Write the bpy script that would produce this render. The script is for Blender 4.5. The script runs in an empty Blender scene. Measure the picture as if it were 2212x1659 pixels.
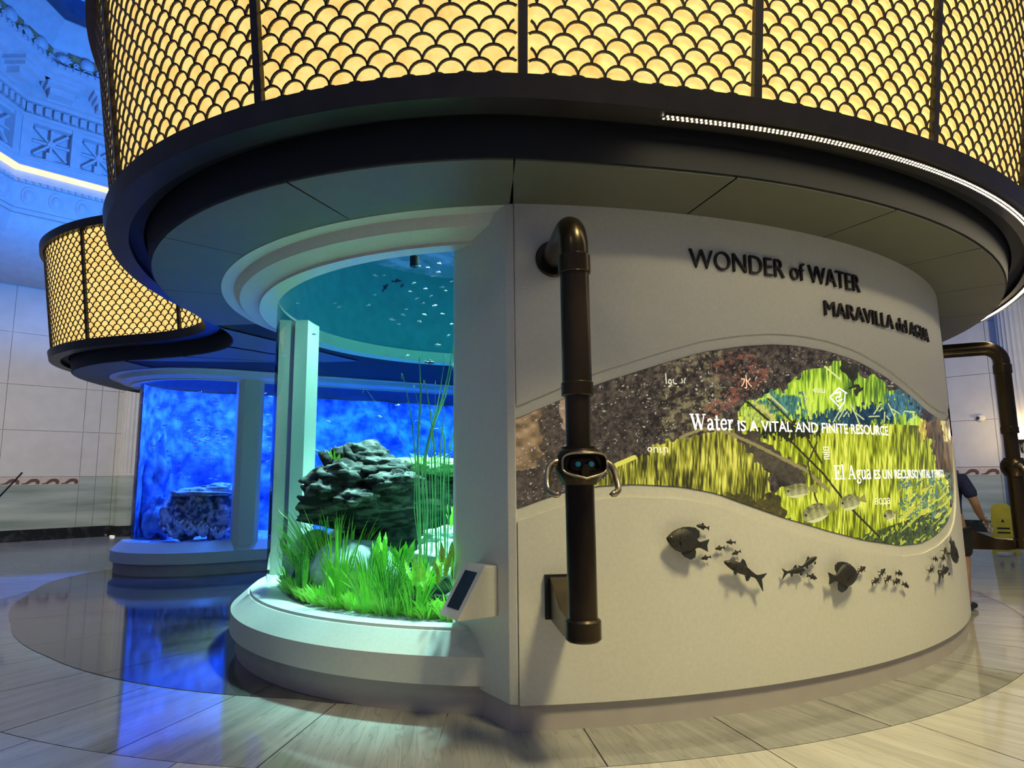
import bpy, bmesh, math, random
import numpy as np
from mathutils import Vector, Matrix, noise as mnoise

random.seed(7)
rng = np.random.default_rng(7)
sc = bpy.context.scene
COL = sc.collection
pi = math.pi
rad = math.radians

# ------------------------------------------------------------------ camera
IMW, IMH = 2212, 1659
FPX, PITCH, ROLL, EYE = 1404.77, 0.14274, -0.01037, 1.55
cam_d = bpy.data.cameras.new('camera')
cam_d.sensor_width = 36.0
cam_d.lens = 36.0 * FPX / IMW
cam_d.clip_end = 200
cam = bpy.data.objects.new('camera', cam_d)
COL.objects.link(cam)
cam.matrix_world = (Matrix.Translation((0, 0, EYE)) @ Matrix.Rotation(pi / 2 + PITCH, 4, 'X')
                    @ Matrix.Rotation(ROLL, 4, 'Z'))
sc.camera = cam
sc.cycles.transparent_max_bounces = 48

# ------------------------------------------------------------------ light and exposure
sc.view_settings.view_transform = 'Standard'
sc.view_settings.look = 'None'
sc.view_settings.gamma = 1.0
sc.view_settings.use_curve_mapping = False
sc.view_settings.exposure = 0.0
world = bpy.data.worlds.new('world')
sc.world = world
world.use_nodes = True
world.node_tree.nodes['Background'].inputs[0].default_value = (0.60, 0.62, 0.60, 1)
world.node_tree.nodes['Background'].inputs[1].default_value = 0.02
WX, WY = -0.393, 10.33          # centre of the rotunda and of the curved display wall
TX, TY = 0.021, 7.365           # centre of the round planted tank
SX, SY = -5.72, 12.45           # centre of the rounded end of the blue tank


def light(name, kind, loc, target, energy, color, **kw):
    l = bpy.data.lights.new(name, kind)
    l.energy = energy
    l.color = color
    for k, v in kw.items():
        setattr(l, k, v)
    o = bpy.data.objects.new(name, l)
    COL.objects.link(o)
    o.location = loc
    d = Vector(target) - Vector(loc)
    o.rotation_euler = d.to_track_quat('-Z', 'Y').to_euler()
    return o


# blue wash that stands on top of the canopy and colours the upper rotunda
light('dome_wash', 'AREA', (WX, WY, 5.75), (WX, WY, 20), 330, (0.03, 0.22, 1.0), shape='DISK', size=8.0)
light('dome_wash_side', 'SPOT', (-5.2, 12.0, 5.9), (-12.0, 17.5, 10.0), 3300, (0.055, 0.28, 1.0),
      spot_size=rad(100), spot_blend=1.0, shadow_soft_size=0.5)
# warm overhead fill, added to warm the ambient light
light('warm_fill', 'AREA', (WX, 6.0, 12.6), (WX, 6.0, 0), 170, (1.0, 0.93, 0.74), shape='DISK', size=14.0)
# unseen spots placed at cornice height, aimed at floor, walls and exhibit
light('cornice_spot', 'SPOT', (4.6, -0.8, 12.0), (3.0, 3.9, 0.4), 6000, (1.0, 0.87, 0.46), spot_size=rad(52), spot_blend=0.9, shadow_soft_size=1.1)
light('cornice_spot', 'SPOT', (-3.0, -3.0, 8.5), (-1.0, 4.5, 0.4), 130, (1.0, 0.93, 0.84), spot_size=rad(60), spot_blend=0.9, shadow_soft_size=0.6)
light('wall_fill_spot', 'SPOT', (-8.3, 1.0, 8.6), (-12.4, 18.6, 2.0), 7500, (1.0, 0.90, 0.68), spot_size=rad(34), spot_blend=1.0, shadow_soft_size=0.5)  # unseen spot, added to brighten the lower left wall
light('wall_fill_spot', 'SPOT', (9.5, 3.0, 8.6), (12.6, 17.4, 2.0), 3800, (1.0, 0.95, 0.84), spot_size=rad(40), spot_blend=1.0, shadow_soft_size=0.5)  # likewise added for the lower right wall

# ------------------------------------------------------------------ pixel helpers (photograph is 2212 x 1659)


def ray(px, py):
    u, v = (px - IMW / 2) / FPX, -(py - IMH / 2) / FPX
    c, s = math.cos(ROLL), math.sin(ROLL)
    u, v = c * u - s * v, s * u + c * v
    cp, sp = math.cos(PITCH), math.sin(PITCH)
    return Vector((u, cp - sp * v, sp + cp * v))


def at_z(px, py, z):
    d = ray(px, py)
    t = (z - EYE) / d.z
    return Vector((d.x * t, d.y * t, z))


def at_y(px, py, y):
    d = ray(px, py)
    t = y / d.y
    return Vector((d.x * t, y, EYE + d.z * t))


def at_cyl(px, py, R=6.10, cx=WX, cy=WY):
    d = ray(px, py)
    a = d.x ** 2 + d.y ** 2
    b = -2 * (d.x * cx + d.y * cy)
    D = max(b * b - 4 * a * (cx * cx + cy * cy - R * R), 0)
    t = (-b - math.sqrt(D)) / (2 * a)
    return math.atan2(d.y * t - cy, d.x * t - cx), EYE + d.z * t


def project(p):
    """world points (n,3) -> photo pixels"""
    p = np.asarray(p, float)
    cp, sp = math.cos(PITCH), math.sin(PITCH)
    x, y, z = p[:, 0], p[:, 1], p[:, 2] - EYE
    w = cp * y + sp * z
    u, v = x / w, (-sp * y + cp * z) / w
    c, s = math.cos(-ROLL), math.sin(-ROLL)
    u, v = c * u - s * v, s * u + c * v
    return u * FPX + IMW / 2, IMH / 2 - v * FPX


# ------------------------------------------------------------------ mesh helpers


class MB:
    def __init__(self):
        self.v, self.f, self.uv = [], [], None

    def grid(self, rows, closed_u=False, closed_v=False):
        """rows: list of lists of points"""
        b = len(self.v)
        n, m = len(rows), len(rows[0])
        for r in rows:
            self.v.extend([tuple(p) for p in r])
        for i in range(n if closed_u else n - 1):
            for j in range(m if closed_v else m - 1):
                i2, j2 = (i + 1) % n, (j + 1) % m
                self.f.append((b + i * m + j, b + i * m + j2, b + i2 * m + j2, b + i2 * m + j))
        return self

    def poly(self, pts):
        b = len(self.v)
        self.v.extend([tuple(p) for p in pts])
        self.f.append(tuple(range(b, b + len(pts))))
        return self

    def box(self, c, s, m=None):
        x, y, z = s[0] / 2, s[1] / 2, s[2] / 2
        b = len(self.v)
        for dz in (-z, z):
            for dx, dy in ((-x, -y), (x, -y), (x, y), (-x, y)):
                p = Vector((dx, dy, dz))
                if m is not None:
                    p = m @ p
                self.v.append((p.x + c[0], p.y + c[1], p.z + c[2]))
        for q in ((3, 2, 1, 0), (4, 5, 6, 7), (0, 1, 5, 4), (1, 2, 6, 5), (2, 3, 7, 6), (3, 0, 4, 7)):
            self.f.append(tuple(b + k for k in q))
        return self

    def tube(self, pts, r, n=10, cap=True, flat=1.0):
        pts = [Vector(p) for p in pts]
        rs = r if isinstance(r, (list, tuple)) else [r] * len(pts)
        t0 = (pts[1] - pts[0]).normalized()
        up = Vector((0, 0, 1)) if abs(t0.z) < 0.9 else Vector((1, 0, 0))
        nx = t0.cross(up).normalized()
        rows = []
        for i, p in enumerate(pts):
            t = (pts[min(i + 1, len(pts) - 1)] - pts[max(i - 1, 0)]).normalized()
            nx = (nx - t * nx.dot(t)).normalized()
            ny = t.cross(nx)
            rows.append([p + (nx * math.cos(2 * pi * k / n) + ny * flat * math.sin(2 * pi * k / n)) * rs[i] for k in range(n)])
        b = len(self.v)
        self.grid(rows, closed_v=True)
        if cap:
            self.f.append(tuple(b + k for k in range(n))[::-1])
            self.f.append(tuple(b + (len(pts) - 1) * n + k for k in range(n)))
        return self

    def lathe(self, prof, c=(0, 0, 0), n=24, axis=None):
        """prof (r, z) turned about z through c"""
        rows = []
        for k in range(n):
            a = 2 * pi * k / n
            rows.append([(c[0] + r * math.cos(a), c[1] + r * math.sin(a), c[2] + z) for r, z in prof])
        return self.grid(rows, closed_u=True)

    def prism(self, pts2, y0, y1, m=None):
        """outline in (x, z), thickness along y"""
        b = len(self.v)
        n = len(pts2)
        for y in (y0, y1):
            for x, z in pts2:
                p = Vector((x, y, z))
                if m is not None:
                    p = m @ p
                self.v.append(tuple(p))
        self.f.append(tuple(b + k for k in range(n)))
        self.f.append(tuple(b + n + k for k in range(n))[::-1])
        for k in range(n):
            k2 = (k + 1) % n
            self.f.append((b + k2, b + k, b + n + k, b + n + k2))
        return self

    def join(self, o, m=None):
        b = len(self.v)
        self.v.extend([tuple(m @ Vector(p)) if m is not None else p for p in o.v])
        self.f.extend([tuple(b + k for k in q) for q in o.f])
        return self

    def mesh(self, name, mat, smooth=False, fix=True):
        me = bpy.data.meshes.new(name)
        me.from_pydata(self.v, [], self.f)
        if fix:
            bm = bmesh.new()
            bm.from_mesh(me)
            bmesh.ops.remove_doubles(bm, verts=bm.verts, dist=1e-5)
            bmesh.ops.recalc_face_normals(bm, faces=bm.faces)
            bm.to_mesh(me)
            bm.free()
        if mat is not None:
            me.materials.append(mat)
        if smooth:
            for p in me.polygons:
                p.use_smooth = True
        return me

    def build(self, name, mat, parent=None, smooth=False, fix=True, auto=None, **props):
        o = bpy.data.objects.new(name, self.mesh(name, mat, smooth, fix))
        COL.objects.link(o)
        if parent is not None:
            o.parent = parent
        for k, v in props.items():
            o[k] = v
        if auto is not None:
            sharp(o, auto)
        return o


def sharp(o, deg):
    me = o.data
    for p in me.polygons:
        p.use_smooth = True
    bm = bmesh.new()
    bm.from_mesh(me)
    for e in bm.edges:
        if len(e.link_faces) == 2 and e.calc_face_angle(0) > rad(deg):
            e.smooth = False
    bm.to_mesh(me)
    bm.free()


def bevel(o, w, seg=2):
    m = o.modifiers.new('bevel', 'BEVEL')
    m.width = w
    m.segments = seg
    m.limit_method = 'ANGLE'
    return o


def thing(name, label, cat, loc=(0, 0, 0), group=None, kind=None):
    o = bpy.data.objects.new(name, None)
    COL.objects.link(o)
    o.empty_display_size = 0.1
    o.location = loc
    tag(o, label, cat, group)
    if kind:
        o['kind'] = kind
    return o


def tag(o, label, cat, group=None):
    o['label'] = label
    o['category'] = cat
    if group:
        o['group'] = group
    return o


def part_of(o, parent):
    """parent a world-space mesh object to an Empty that only has a location"""
    o.parent = parent
    o.matrix_parent_inverse = Matrix.Translation(parent.location).inverted()
    return o


def copy_tree(o, parent=None):
    c = o.copy()
    COL.objects.link(c)
    c.parent = parent
    for ch in list(o.children):
        copy_tree(ch, c)
    return c


# ------------------------------------------------------------------ materials


def _mat(name):
    m = bpy.data.materials.new(name)
    m.use_nodes = True
    nt = m.node_tree
    return m, nt, nt.nodes, nt.links, nt.nodes['Principled BSDF']


def _noise_col(nt, c1, c2, scale, detail=4, coord='Object', stretch=None, pos=(0.35, 0.65)):
    N, L = nt.nodes, nt.links
    tc = N.new('ShaderNodeTexCoord')
    mp = N.new('ShaderNodeMapping')
    if stretch:
        mp.inputs['Scale'].default_value = stretch
    L.new(tc.outputs[coord], mp.inputs['Vector'])
    no = N.new('ShaderNodeTexNoise')
    no.inputs['Scale'].default_value = scale
    no.inputs['Detail'].default_value = detail
    L.new(mp.outputs[0], no.inputs['Vector'])
    r = N.new('ShaderNodeValToRGB')
    r.color_ramp.elements[0].position = pos[0]
    r.color_ramp.elements[1].position = pos[1]
    r.color_ramp.elements[0].color = (*c1, 1)
    r.color_ramp.elements[1].color = (*c2, 1)
    L.new(no.outputs['Fac'], r.inputs[0])
    return r, no, mp


def mat(name, c, rough=0.5, metal=0.0, var=0.08, scale=6.0, bump=0.0, c2=None, stretch=None, detail=4, spec=0.5, coord='Object', pos=(0.35, 0.65)):
    m, nt, N, L, P = _mat(name)
    if c2 is None:
        c2 = tuple(min(1, x * (1 + var)) for x in c)
        c = tuple(x * (1 - var) for x in c)
    r, no, mp = _noise_col(nt, c, c2, scale, detail, coord, stretch, pos)
    L.new(r.outputs[0], P.inputs['Base Color'])
    P.inputs['Roughness'].default_value = rough
    P.inputs['Metallic'].default_value = metal
    P.inputs['Specular IOR Level'].default_value = spec
    if bump:
        b = N.new('ShaderNodeBump')
        b.inputs['Strength'].default_value = bump
        b.inputs['Distance'].default_value = 0.02
        L.new(no.outputs['Fac'], b.inputs['Height'])
        L.new(b.outputs[0], P.inputs['Normal'])
    return m


def mat_glow(name, c, strength, c2=None, scale=20.0, pos=(0.35, 0.65), stretch=None):
    m, nt, N, L, P = _mat(name)
    r, no, mp = _noise_col(nt, c, c2 or c, scale, 3, 'Object', stretch, pos)
    L.new(r.outputs[0], P.inputs['Emission Color'])
    P.inputs['Emission Strength'].default_value = strength
    L.new(r.outputs[0], P.inputs['Base Color'])
    P.inputs['Roughness'].default_value = 0.4
    return m


def mat_stone(name, c1, c2, vein, rough=0.12, su=7.0, sv=0.8, amount=0.5):
    """polished stone with long streaks along v of its UV map"""
    m, nt, N, L, P = _mat(name)
    r, no, mp = _noise_col(nt, c1, c2, 1.0, 5, 'UV', (su, sv, 1))
    n2 = N.new('ShaderNodeTexNoise')
    n2.inputs['Scale'].default_value = 1.6
    n2.inputs['Detail'].default_value = 6
    n2.inputs['Distortion'].default_value = 1.2
    L.new(mp.outputs[0], n2.inputs['Vector'])
    r2 = N.new('ShaderNodeValToRGB')
    e = r2.color_ramp.elements
    e[0].position, e[1].position = 0.47, 0.53
    e[0].color = e[1].color = (0, 0, 0, 1)
    k = r2.color_ramp.elements.new(0.5)
    k.color = (amount, amount, amount, 1)
    L.new(n2.outputs['Fac'], r2.inputs[0])
    mx = N.new('ShaderNodeMix')
    mx.data_type = 'RGBA'
    mx.inputs['B'].default_value = (*vein, 1)
    L.new(r2.outputs[0], mx.inputs['Factor'])
    L.new(r.outputs[0], mx.inputs['A'])
    L.new(mx.outputs['Result'], P.inputs['Base Color'])
    P.inputs['Roughness'].default_value = rough
    P.inputs['IOR'].default_value = 1.75
    P.inputs['Specular IOR Level'].default_value = 0.7
    return m


def mat_glass(name, tint, refl=0.10, fres=1.12):
    m, nt, N, L, P = _mat(name)
    N.remove(P)
    out = N['Material Output']
    tr = N.new('ShaderNodeBsdfTransparent')
    tr.inputs[0].default_value = (*tint, 1)
    gl = N.new('ShaderNodeBsdfGlossy')
    gl.inputs['Roughness'].default_value = 0.02
    fr = N.new('ShaderNodeFresnel')
    fr.inputs['IOR'].default_value = fres
    no = N.new('ShaderNodeTexNoise')
    no.inputs['Scale'].default_value = 3.0
    bp = N.new('ShaderNodeBump')
    bp.inputs['Strength'].default_value = 0.02
    L.new(no.outputs['Fac'], bp.inputs['Height'])
    L.new(bp.outputs[0], gl.inputs['Normal'])
    mx = N.new('ShaderNodeMixShader')
    L.new(fr.outputs[0], mx.inputs[0])
    L.new(tr.outputs[0], mx.inputs[1])
    L.new(gl.outputs[0], mx.inputs[2])
    L.new(mx.outputs[0], out.inputs['Surface'])
    return m


def mat_water(name, color, density):
    m, nt, N, L, P = _mat(name)
    N.remove(P)
    out = N['Material Output']
    tr = N.new('ShaderNodeBsdfTransparent')
    va = N.new('ShaderNodeVolumeAbsorption')
    va.inputs['Color'].default_value = (*color, 1)
    va.inputs['Density'].default_value = density
    L.new(tr.outputs[0], out.inputs['Surface'])
    L.new(va.outputs[0], out.inputs['Volume'])
    return m


def mat_attr(name, strength):
    """screen picture: colours of the picture are stored on the mesh of the screen"""
    m, nt, N, L, P = _mat(name)
    a = N.new('ShaderNodeVertexColor')
    a.layer_name = 'picture'
    P.inputs['Base Color'].default_value = (0.01, 0.01, 0.01, 1)
    P.inputs['Roughness'].default_value = 0.25
    L.new(a.outputs['Color'], P.inputs['Emission Color'])
    P.inputs['Emission Strength'].default_value = strength
    return m


M = dict(
    white=mat('painted_white', (0.70, 0.675, 0.56), 0.45, bump=0.02, scale=40, var=0.03),
    plinth=mat('taupe_plinth', (0.47, 0.42, 0.37), 0.5, var=0.04),
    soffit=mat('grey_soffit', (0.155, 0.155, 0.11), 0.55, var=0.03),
    dark=mat('dark_bronze_metal', (0.030, 0.024, 0.022), 0.38, 0.3, var=0.15),
    black=mat('matt_black', (0.008, 0.008, 0.009), 0.6),
    joint=mat('joint_black', (0.02, 0.018, 0.015), 0.8),
    bronze=mat('aged_bronze', (0.030, 0.021, 0.012), 0.27, 0.8, c2=(0.080, 0.055, 0.028), scale=5, stretch=(1, 1, 0.3)),
    brass=mat('worn_brass', (0.42, 0.34, 0.22), 0.28, 0.9, var=0.2, scale=20),
    letter=mat('dark_letter_metal', (0.020, 0.014, 0.012), 0.4, 0.3),
    fishm=mat('cast_bronze', (0.030, 0.027, 0.020), 0.42, 0.55, c2=(0.085, 0.078, 0.058), scale=30, bump=0.3),
    finm=mat('cast_bronze_fin', (0.035, 0.040, 0.036), 0.42, 0.55, c2=(0.075, 0.085, 0.080), scale=60, bump=0.2),
    glassA=mat_glass('planted_tank_glass', (0.97, 1.0, 0.99)),
    glassB=mat_glass('blue_tank_glass', (0.95, 0.98, 1.0)),
    waterA=mat_water('green_water', (0.10, 0.93, 0.92), 0.20),
    waterB=mat_water('blue_water', (0.25, 0.60, 1.0), 0.25),
)

# ================================================================== rotunda: floor
M['slab_mid'] = mat_stone('streaked_grey_stone', (0.27, 0.265, 0.235), (0.40, 0.385, 0.335), (0.15, 0.14, 0.125), 0.07, 9.0, 0.7, 0.42)
M['slab_light'] = mat_stone('streaked_cream_stone', (0.52, 0.49, 0.40), (0.66, 0.62, 0.51), (0.34, 0.31, 0.24), 0.09, 9.0, 0.5, 0.4)
M['slab_grey'] = mat_stone('pale_grey_stone', (0.36, 0.37, 0.37), (0.48, 0.48, 0.47), (0.26, 0.26, 0.26), 0.14, 4.0, 0.5, 0.35)
M['slab_dark'] = mat_stone('dark_slate_stone', (0.060, 0.056, 0.052), (0.105, 0.097, 0.088), (0.028, 0.026, 0.025), 0.07, 6.0, 0.5, 0.6)
M['slab_dark'].node_tree.nodes['Principled BSDF'].inputs['IOR'].default_value = 1.5
M['slab_dark'].node_tree.nodes['Principled BSDF'].inputs['Specular IOR Level'].default_value = 0.5
M['grout'] = mat('floor_grout', (0.40, 0.38, 0.33), 0.7)


def set_uv(o, fn):
    me = o.data
    uv = me.uv_layers.new(name='uv')
    co = [fn(v.co) for v in me.vertices]
    for l in me.loops:
        uv.data[l.index].uv = co[l.vertex_index]


floor = MB()
floor.poly([(WX + 15.6 * math.cos(rad(22.5 + 45 * k)), WY + 15.6 * math.sin(rad(22.5 + 45 * k)), -0.012) for k in range(8)])
floor.poly([(WX + 15.6 * math.cos(rad(22.5 + 45 * k)), WY + 15.6 * math.sin(rad(22.5 + 45 * k)), -0.25) for k in range(8)][::-1])
floor = floor.build('floor', M['grout'], kind='structure', fix=False)


def ring_slab(r0, r1, a0, a1, m, gap=0.004, top=0.0, outer=None):
    """one stone slab between two radii about the rotunda centre (degrees)"""
    n = max(2, int((a1 - a0) / 1.2))
    b = MB()
    ins, outs = [], []
    for i in range(n + 1):
        a = rad(a0 + (a1 - a0) * i / n)
        ga = gap / r1
        a = max(min(a, rad(a1) - ga), rad(a0) + ga)
        ro = (outer(math.degrees(a)) if outer else r1) - gap
        ins.append((WX + (r0 + gap) * math.cos(a), WY + (r0 + gap) * math.sin(a)))
        outs.append((WX + ro * math.cos(a), WY + ro * math.sin(a)))
    b.grid([[(*p, z) for p in pts] for pts, z in ((ins, -0.012), (ins, top), (outs, top), (outs, -0.012))])
    o = b.build('floor_slab', m, floor, fix=True)
    ox, oy = random.random() * 40, random.random() * 40
    tw = random.uniform(-0.25, 0.25)

    def f(co):
        r = math.hypot(co.x - WX, co.y - WY)
        a = math.atan2(co.y - WY, co.x - WX) % (2 * pi)
        x, y = a * (r0 + r1) / 2, r
        return (x + tw * y + ox, y + oy)
    set_uv(o, f)
    return o


for k in range(28):
    a0 = -190 + 232 / 28 * k
    ring_slab(5.0 if a0 < -90 or a0 > 0 else 5.7, 6.62, a0, a0 + 232 / 28, M['slab_mid'])
for k in range(24):
    a0 = -190 + 232 / 24 * k
    ring_slab(6.62, 8.35, a0, a0 + 232 / 24, M['slab_light'] if a0 > -112 else M['slab_grey'])
for k in range(16):
    a0 = -190 + 14.5 * k
    ring_slab(8.35, 10.9, a0, a0 + 14.5, M['slab_light'] if a0 > -60 else M['slab_grey'])
for k in range(36):
    a0 = 0 + 10 * k
    if not (-150 < (a0 + 5 + 180) % 360 - 180 < -30):
        ring_slab(10.9, 15.4, a0, a0 + 10, M['slab_grey'])
for k in range(9):
    a0 = -150 + 120 / 9 * k
    ring_slab(10.9, 15.4, a0, a0 + 120 / 9, M['slab_grey'])
for k in range(9):
    a0 = 42 + 128 / 9 * k
    ring_slab(5.0, 10.9, a0, a0 + 128 / 9, M['slab_grey'])
# dark inlay between the two tanks: outer rim measured on the floor
dk = [(-0.9, 4.77), (-1.27, 4.81), (-1.56, 4.91), (-2.07, 5.01), (-2.61, 5.18), (-3.45, 5.59), (-4.21, 6.13), (-4.9, 6.71),
      (-5.63, 7.57), (-6.78, 9.38), (-7.3, 10.6), (-7.35, 11.6), (-7.0, 12.2)]
dka = [math.degrees(math.atan2(y - WY, x - WX)) % 360 for x, y in dk]
dkr = [math.hypot(x - WX, y - WY) for x, y in dk]
cuts = [dka[0], 254, 238, 222, 206, 192, 176, dka[-1]]
lo = lambda a: float(np.interp(a % 360, dka[::-1], dkr[::-1]))
for a1, a0 in zip(cuts[:-1], cuts[1:]):
    ring_slab(2.2, 6.6, a0, a1, M['slab_dark'], 0.003, 0.004, lo)

# ================================================================== rotunda: walls
AP = 14.2
SIDES = ['right_side', 'right', 'back', 'left', 'left_side', 'rear_left', 'rear', 'rear_right']
M['plaster'] = mat('pale_limestone', (0.56, 0.545, 0.51), 0.6, var=0.04, scale=3, bump=0.02)
M['marble'] = mat('green_banded_marble', (0.20, 0.25, 0.22), 0.18, c2=(0.42, 0.47, 0.42), scale=1.6, stretch=(0.25, 0.25, 2.6), detail=7, pos=(0.3, 0.7))
M['basem'] = mat('black_marble_base', (0.012, 0.014, 0.014), 0.15, c2=(0.05, 0.055, 0.055), scale=4, pos=(0.5, 0.75))
M['mosaic'] = mat('mosaic_cream', (0.52, 0.46, 0.40), 0.5, scale=60, var=0.2)
M['mosaic_d'] = mat('mosaic_brown', (0.11, 0.065, 0.05), 0.5, scale=60, var=0.3)
M['blueplaster'] = mat('moulded_plaster', (0.62, 0.64, 0.68), 0.55, var=0.05, scale=5, bump=0.04)
M['ochre'] = mat('ochre_painted_plaster', (0.36, 0.27, 0.12), 0.6, var=0.3, scale=6)
M['cove'] = mat_glow('cove_led', (1.0, 0.72, 0.24), 1.1, (1.0, 0.78, 0.32), 3)


def frame(k):
    ph = rad(45 * k)
    t = Vector((math.sin(ph), -math.cos(ph), 0))
    n = Vector((math.cos(ph), math.sin(ph), 0))
    m = Matrix(((t.x, n.x, 0), (t.y, n.y, 0), (0, 0, 1)))
    return t, n, m


def fp(k, s, d, z):
    t, n, m = frame(k)
    return Vector((WX, WY, z)) + t * s + n * d


def fbox(mb, k, s0, s1, d0, d1, z0, z1):
    t, n, m = frame(k)
    return mb.box(fp(k, (s0 + s1) / 2, (d0 + d1) / 2, (z0 + z1) / 2), (s1 - s0, d1 - d0, z1 - z0), m)


def fband(mb, k, prof):
    """mitred moulding on facet k; prof = closed (d, z) outline"""
    q = math.tan(rad(22.5))
    rows = [[fp(k, sg * d * q, d, z) for d, z in prof] for sg in (-1, 1)]
    mb.grid(rows, closed_v=True)
    mb.poly(rows[0]).poly(rows[1][::-1])
    return mb


def fhit(k, ap, px, py):
    t, n, m = frame(k)
    d = ray(px, py)
    tt = (ap + n.x * WX + n.y * WY) / (d.x * n.x + d.y * n.y)
    p = d * tt
    return (p.x - WX) * t.x + (p.y - WY) * t.y, EYE + p.z


WALLS = {}
q225 = math.tan(rad(22.5))
for k in range(8):
    b = MB()
    fbox(b, k, -(AP + 0.4) * q225, (AP + 0.4) * q225, AP, AP + 0.4, -0.2, 13.4)
    WALLS[k] = b.build('wall_' + SIDES[k], M['plaster'], kind='structure')

for k in (1, 2, 3, 4):
    wl = WALLS[k]
    h = AP * q225
    fbox(MB(), k, -h, h, AP - 0.06, AP, 0, 0.30).build('base_course', M['basem'], wl)
    # joints of the wainscot and of the ashlar above it
    if k == 3:
        cut = [-h, -4.4, -2.58, -2.18, -1.75, 0.4, 2.2, h]
    else:
        cut = [-h, -3.6, -1.2, 1.2, 3.3, 4.45, h]
    for s0, s1 in zip(cut[:-1], cut[1:]):
        top = 1.47 if (k == 3 and s1 <= -2.5) or (k == 1 and s1 <= 4.5) else 1.69
        bevel(fbox(MB(), k, s0 + 0.004, s1 - 0.004, AP - 0.035, AP, 0.30, top).build('marble_slab', M['marble'], wl), 0.004)
        for z0, z1 in ((1.70, 2.95), (2.95, 4.18), (4.18, 5.6), (5.6, 7.0)):
            fbox(MB(), k, s0 + 0.007, s1 - 0.007, AP - 0.025, AP, z0 + 0.007, z1 - 0.007).build('stone_block', M['plaster'], wl)
    # mosaic frieze of breaking waves
    if k in (1, 3):
        s_lo, s_hi = (-h, -2.58) if k == 3 else (-1.2, 4.45)
        pitch = 0.445
        nt = int((s_hi - s_lo) / pitch)
        sp = MB()
        sp_pts = []
        for i in range(15):
            a = -0.3 + i * 0.33
            r = 0.075 - 0.0025 * i
            sp_pts.append((0.06 + r * math.cos(a) * 1.2, 1.565 + r * math.sin(a) * 0.85))
        for i in range(nt):
            s1 = s_hi - i * pitch
            s0 = s1 - pitch
            if k == 3 and s1 < -5.2:
                break
            tl = fbox(MB(), k, s0 + 0.002, s1 - 0.002, AP - 0.04, AP, 1.475, 1.69).build('wave_tile', M['mosaic'], wl)
            w = MB()
            sm = (s0 + s1) / 2
            out = [(-0.20, 1.50), (-0.06, 1.50), (0.0, 1.545), (0.05, 1.565), (0.10, 1.56), (0.125, 1.53), (0.11, 1.50), (0.19, 1.50),
                   (0.20, 1.56), (0.185, 1.61), (0.13, 1.645), (0.05, 1.65), (-0.02, 1.63), (-0.07, 1.58), (-0.12, 1.535), (-0.20, 1.52)]
            t, n, m3 = frame(k)
            f = [fp(k, sm + x, AP - 0.044, z) for x, z in out]
            g = [fp(k, sm + x, AP - 0.038, z) for x, z in out]
            w.poly(f)
            w.grid([f + f[:1], g + g[:1]])
            w.build('wave_motif', M['mosaic_d'], tl)
    # fluted column
    s_c, r_c = (-1.32, 0.34) if k == 3 else ((5.05, 0.36) if k == 1 else (None, None))
    if s_c is not None:
        c = fp(k, s_c, AP - 0.20, 0)
        cd = MB()
        rows = []
        NF = 22
        for z in (1.78, 7.0):
            row = []
            for i in range(NF * 6):
                a = 2 * pi * i / (NF * 6)
                r = r_c * (1 - 0.055 * abs(math.sin(a * NF / 2)) ** 0.7) * (1.0 if z < 2 else 0.92)
                row.append((c.x + r * math.cos(a), c.y + r * math.sin(a), z))
            rows.append(row)
        cd.grid(rows, closed_v=True)
        col = thing('fluted_column', 'pale fluted column with green marble pedestal beside the ' +
                    ('blue tank on the left' if k == 3 else 'glowing sconce on the right'), 'column', (c.x, c.y, 0), 'fluted columns of the rotunda')
        part_of(cd.build('shaft', M['plaster'], None, auto=40), col)
        part_of(MB().lathe([(0, 0.30), (r_c + 0.02, 0.30), (r_c + 0.02, 1.69), (0, 1.69)], (c.x, c.y, 0), 40).build('pedestal', M['marble'], auto=40), col)
        part_of(MB().lathe([(0, 0), (r_c + 0.10, 0), (r_c + 0.10, 0.30), (0, 0.30)], (c.x, c.y, 0), 40).build('foot', M['basem'], auto=40), col)
        part_of(MB().lathe([(0, 1.69), (r_c + 0.01, 1.69), (r_c + 0.03, 1.72), (r_c + 0.01, 1.75), (r_c - 0.01, 1.78), (0, 1.78)], (c.x, c.y, 0), 40).build('base_ring', M['plaster'], auto=30), col)

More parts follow.
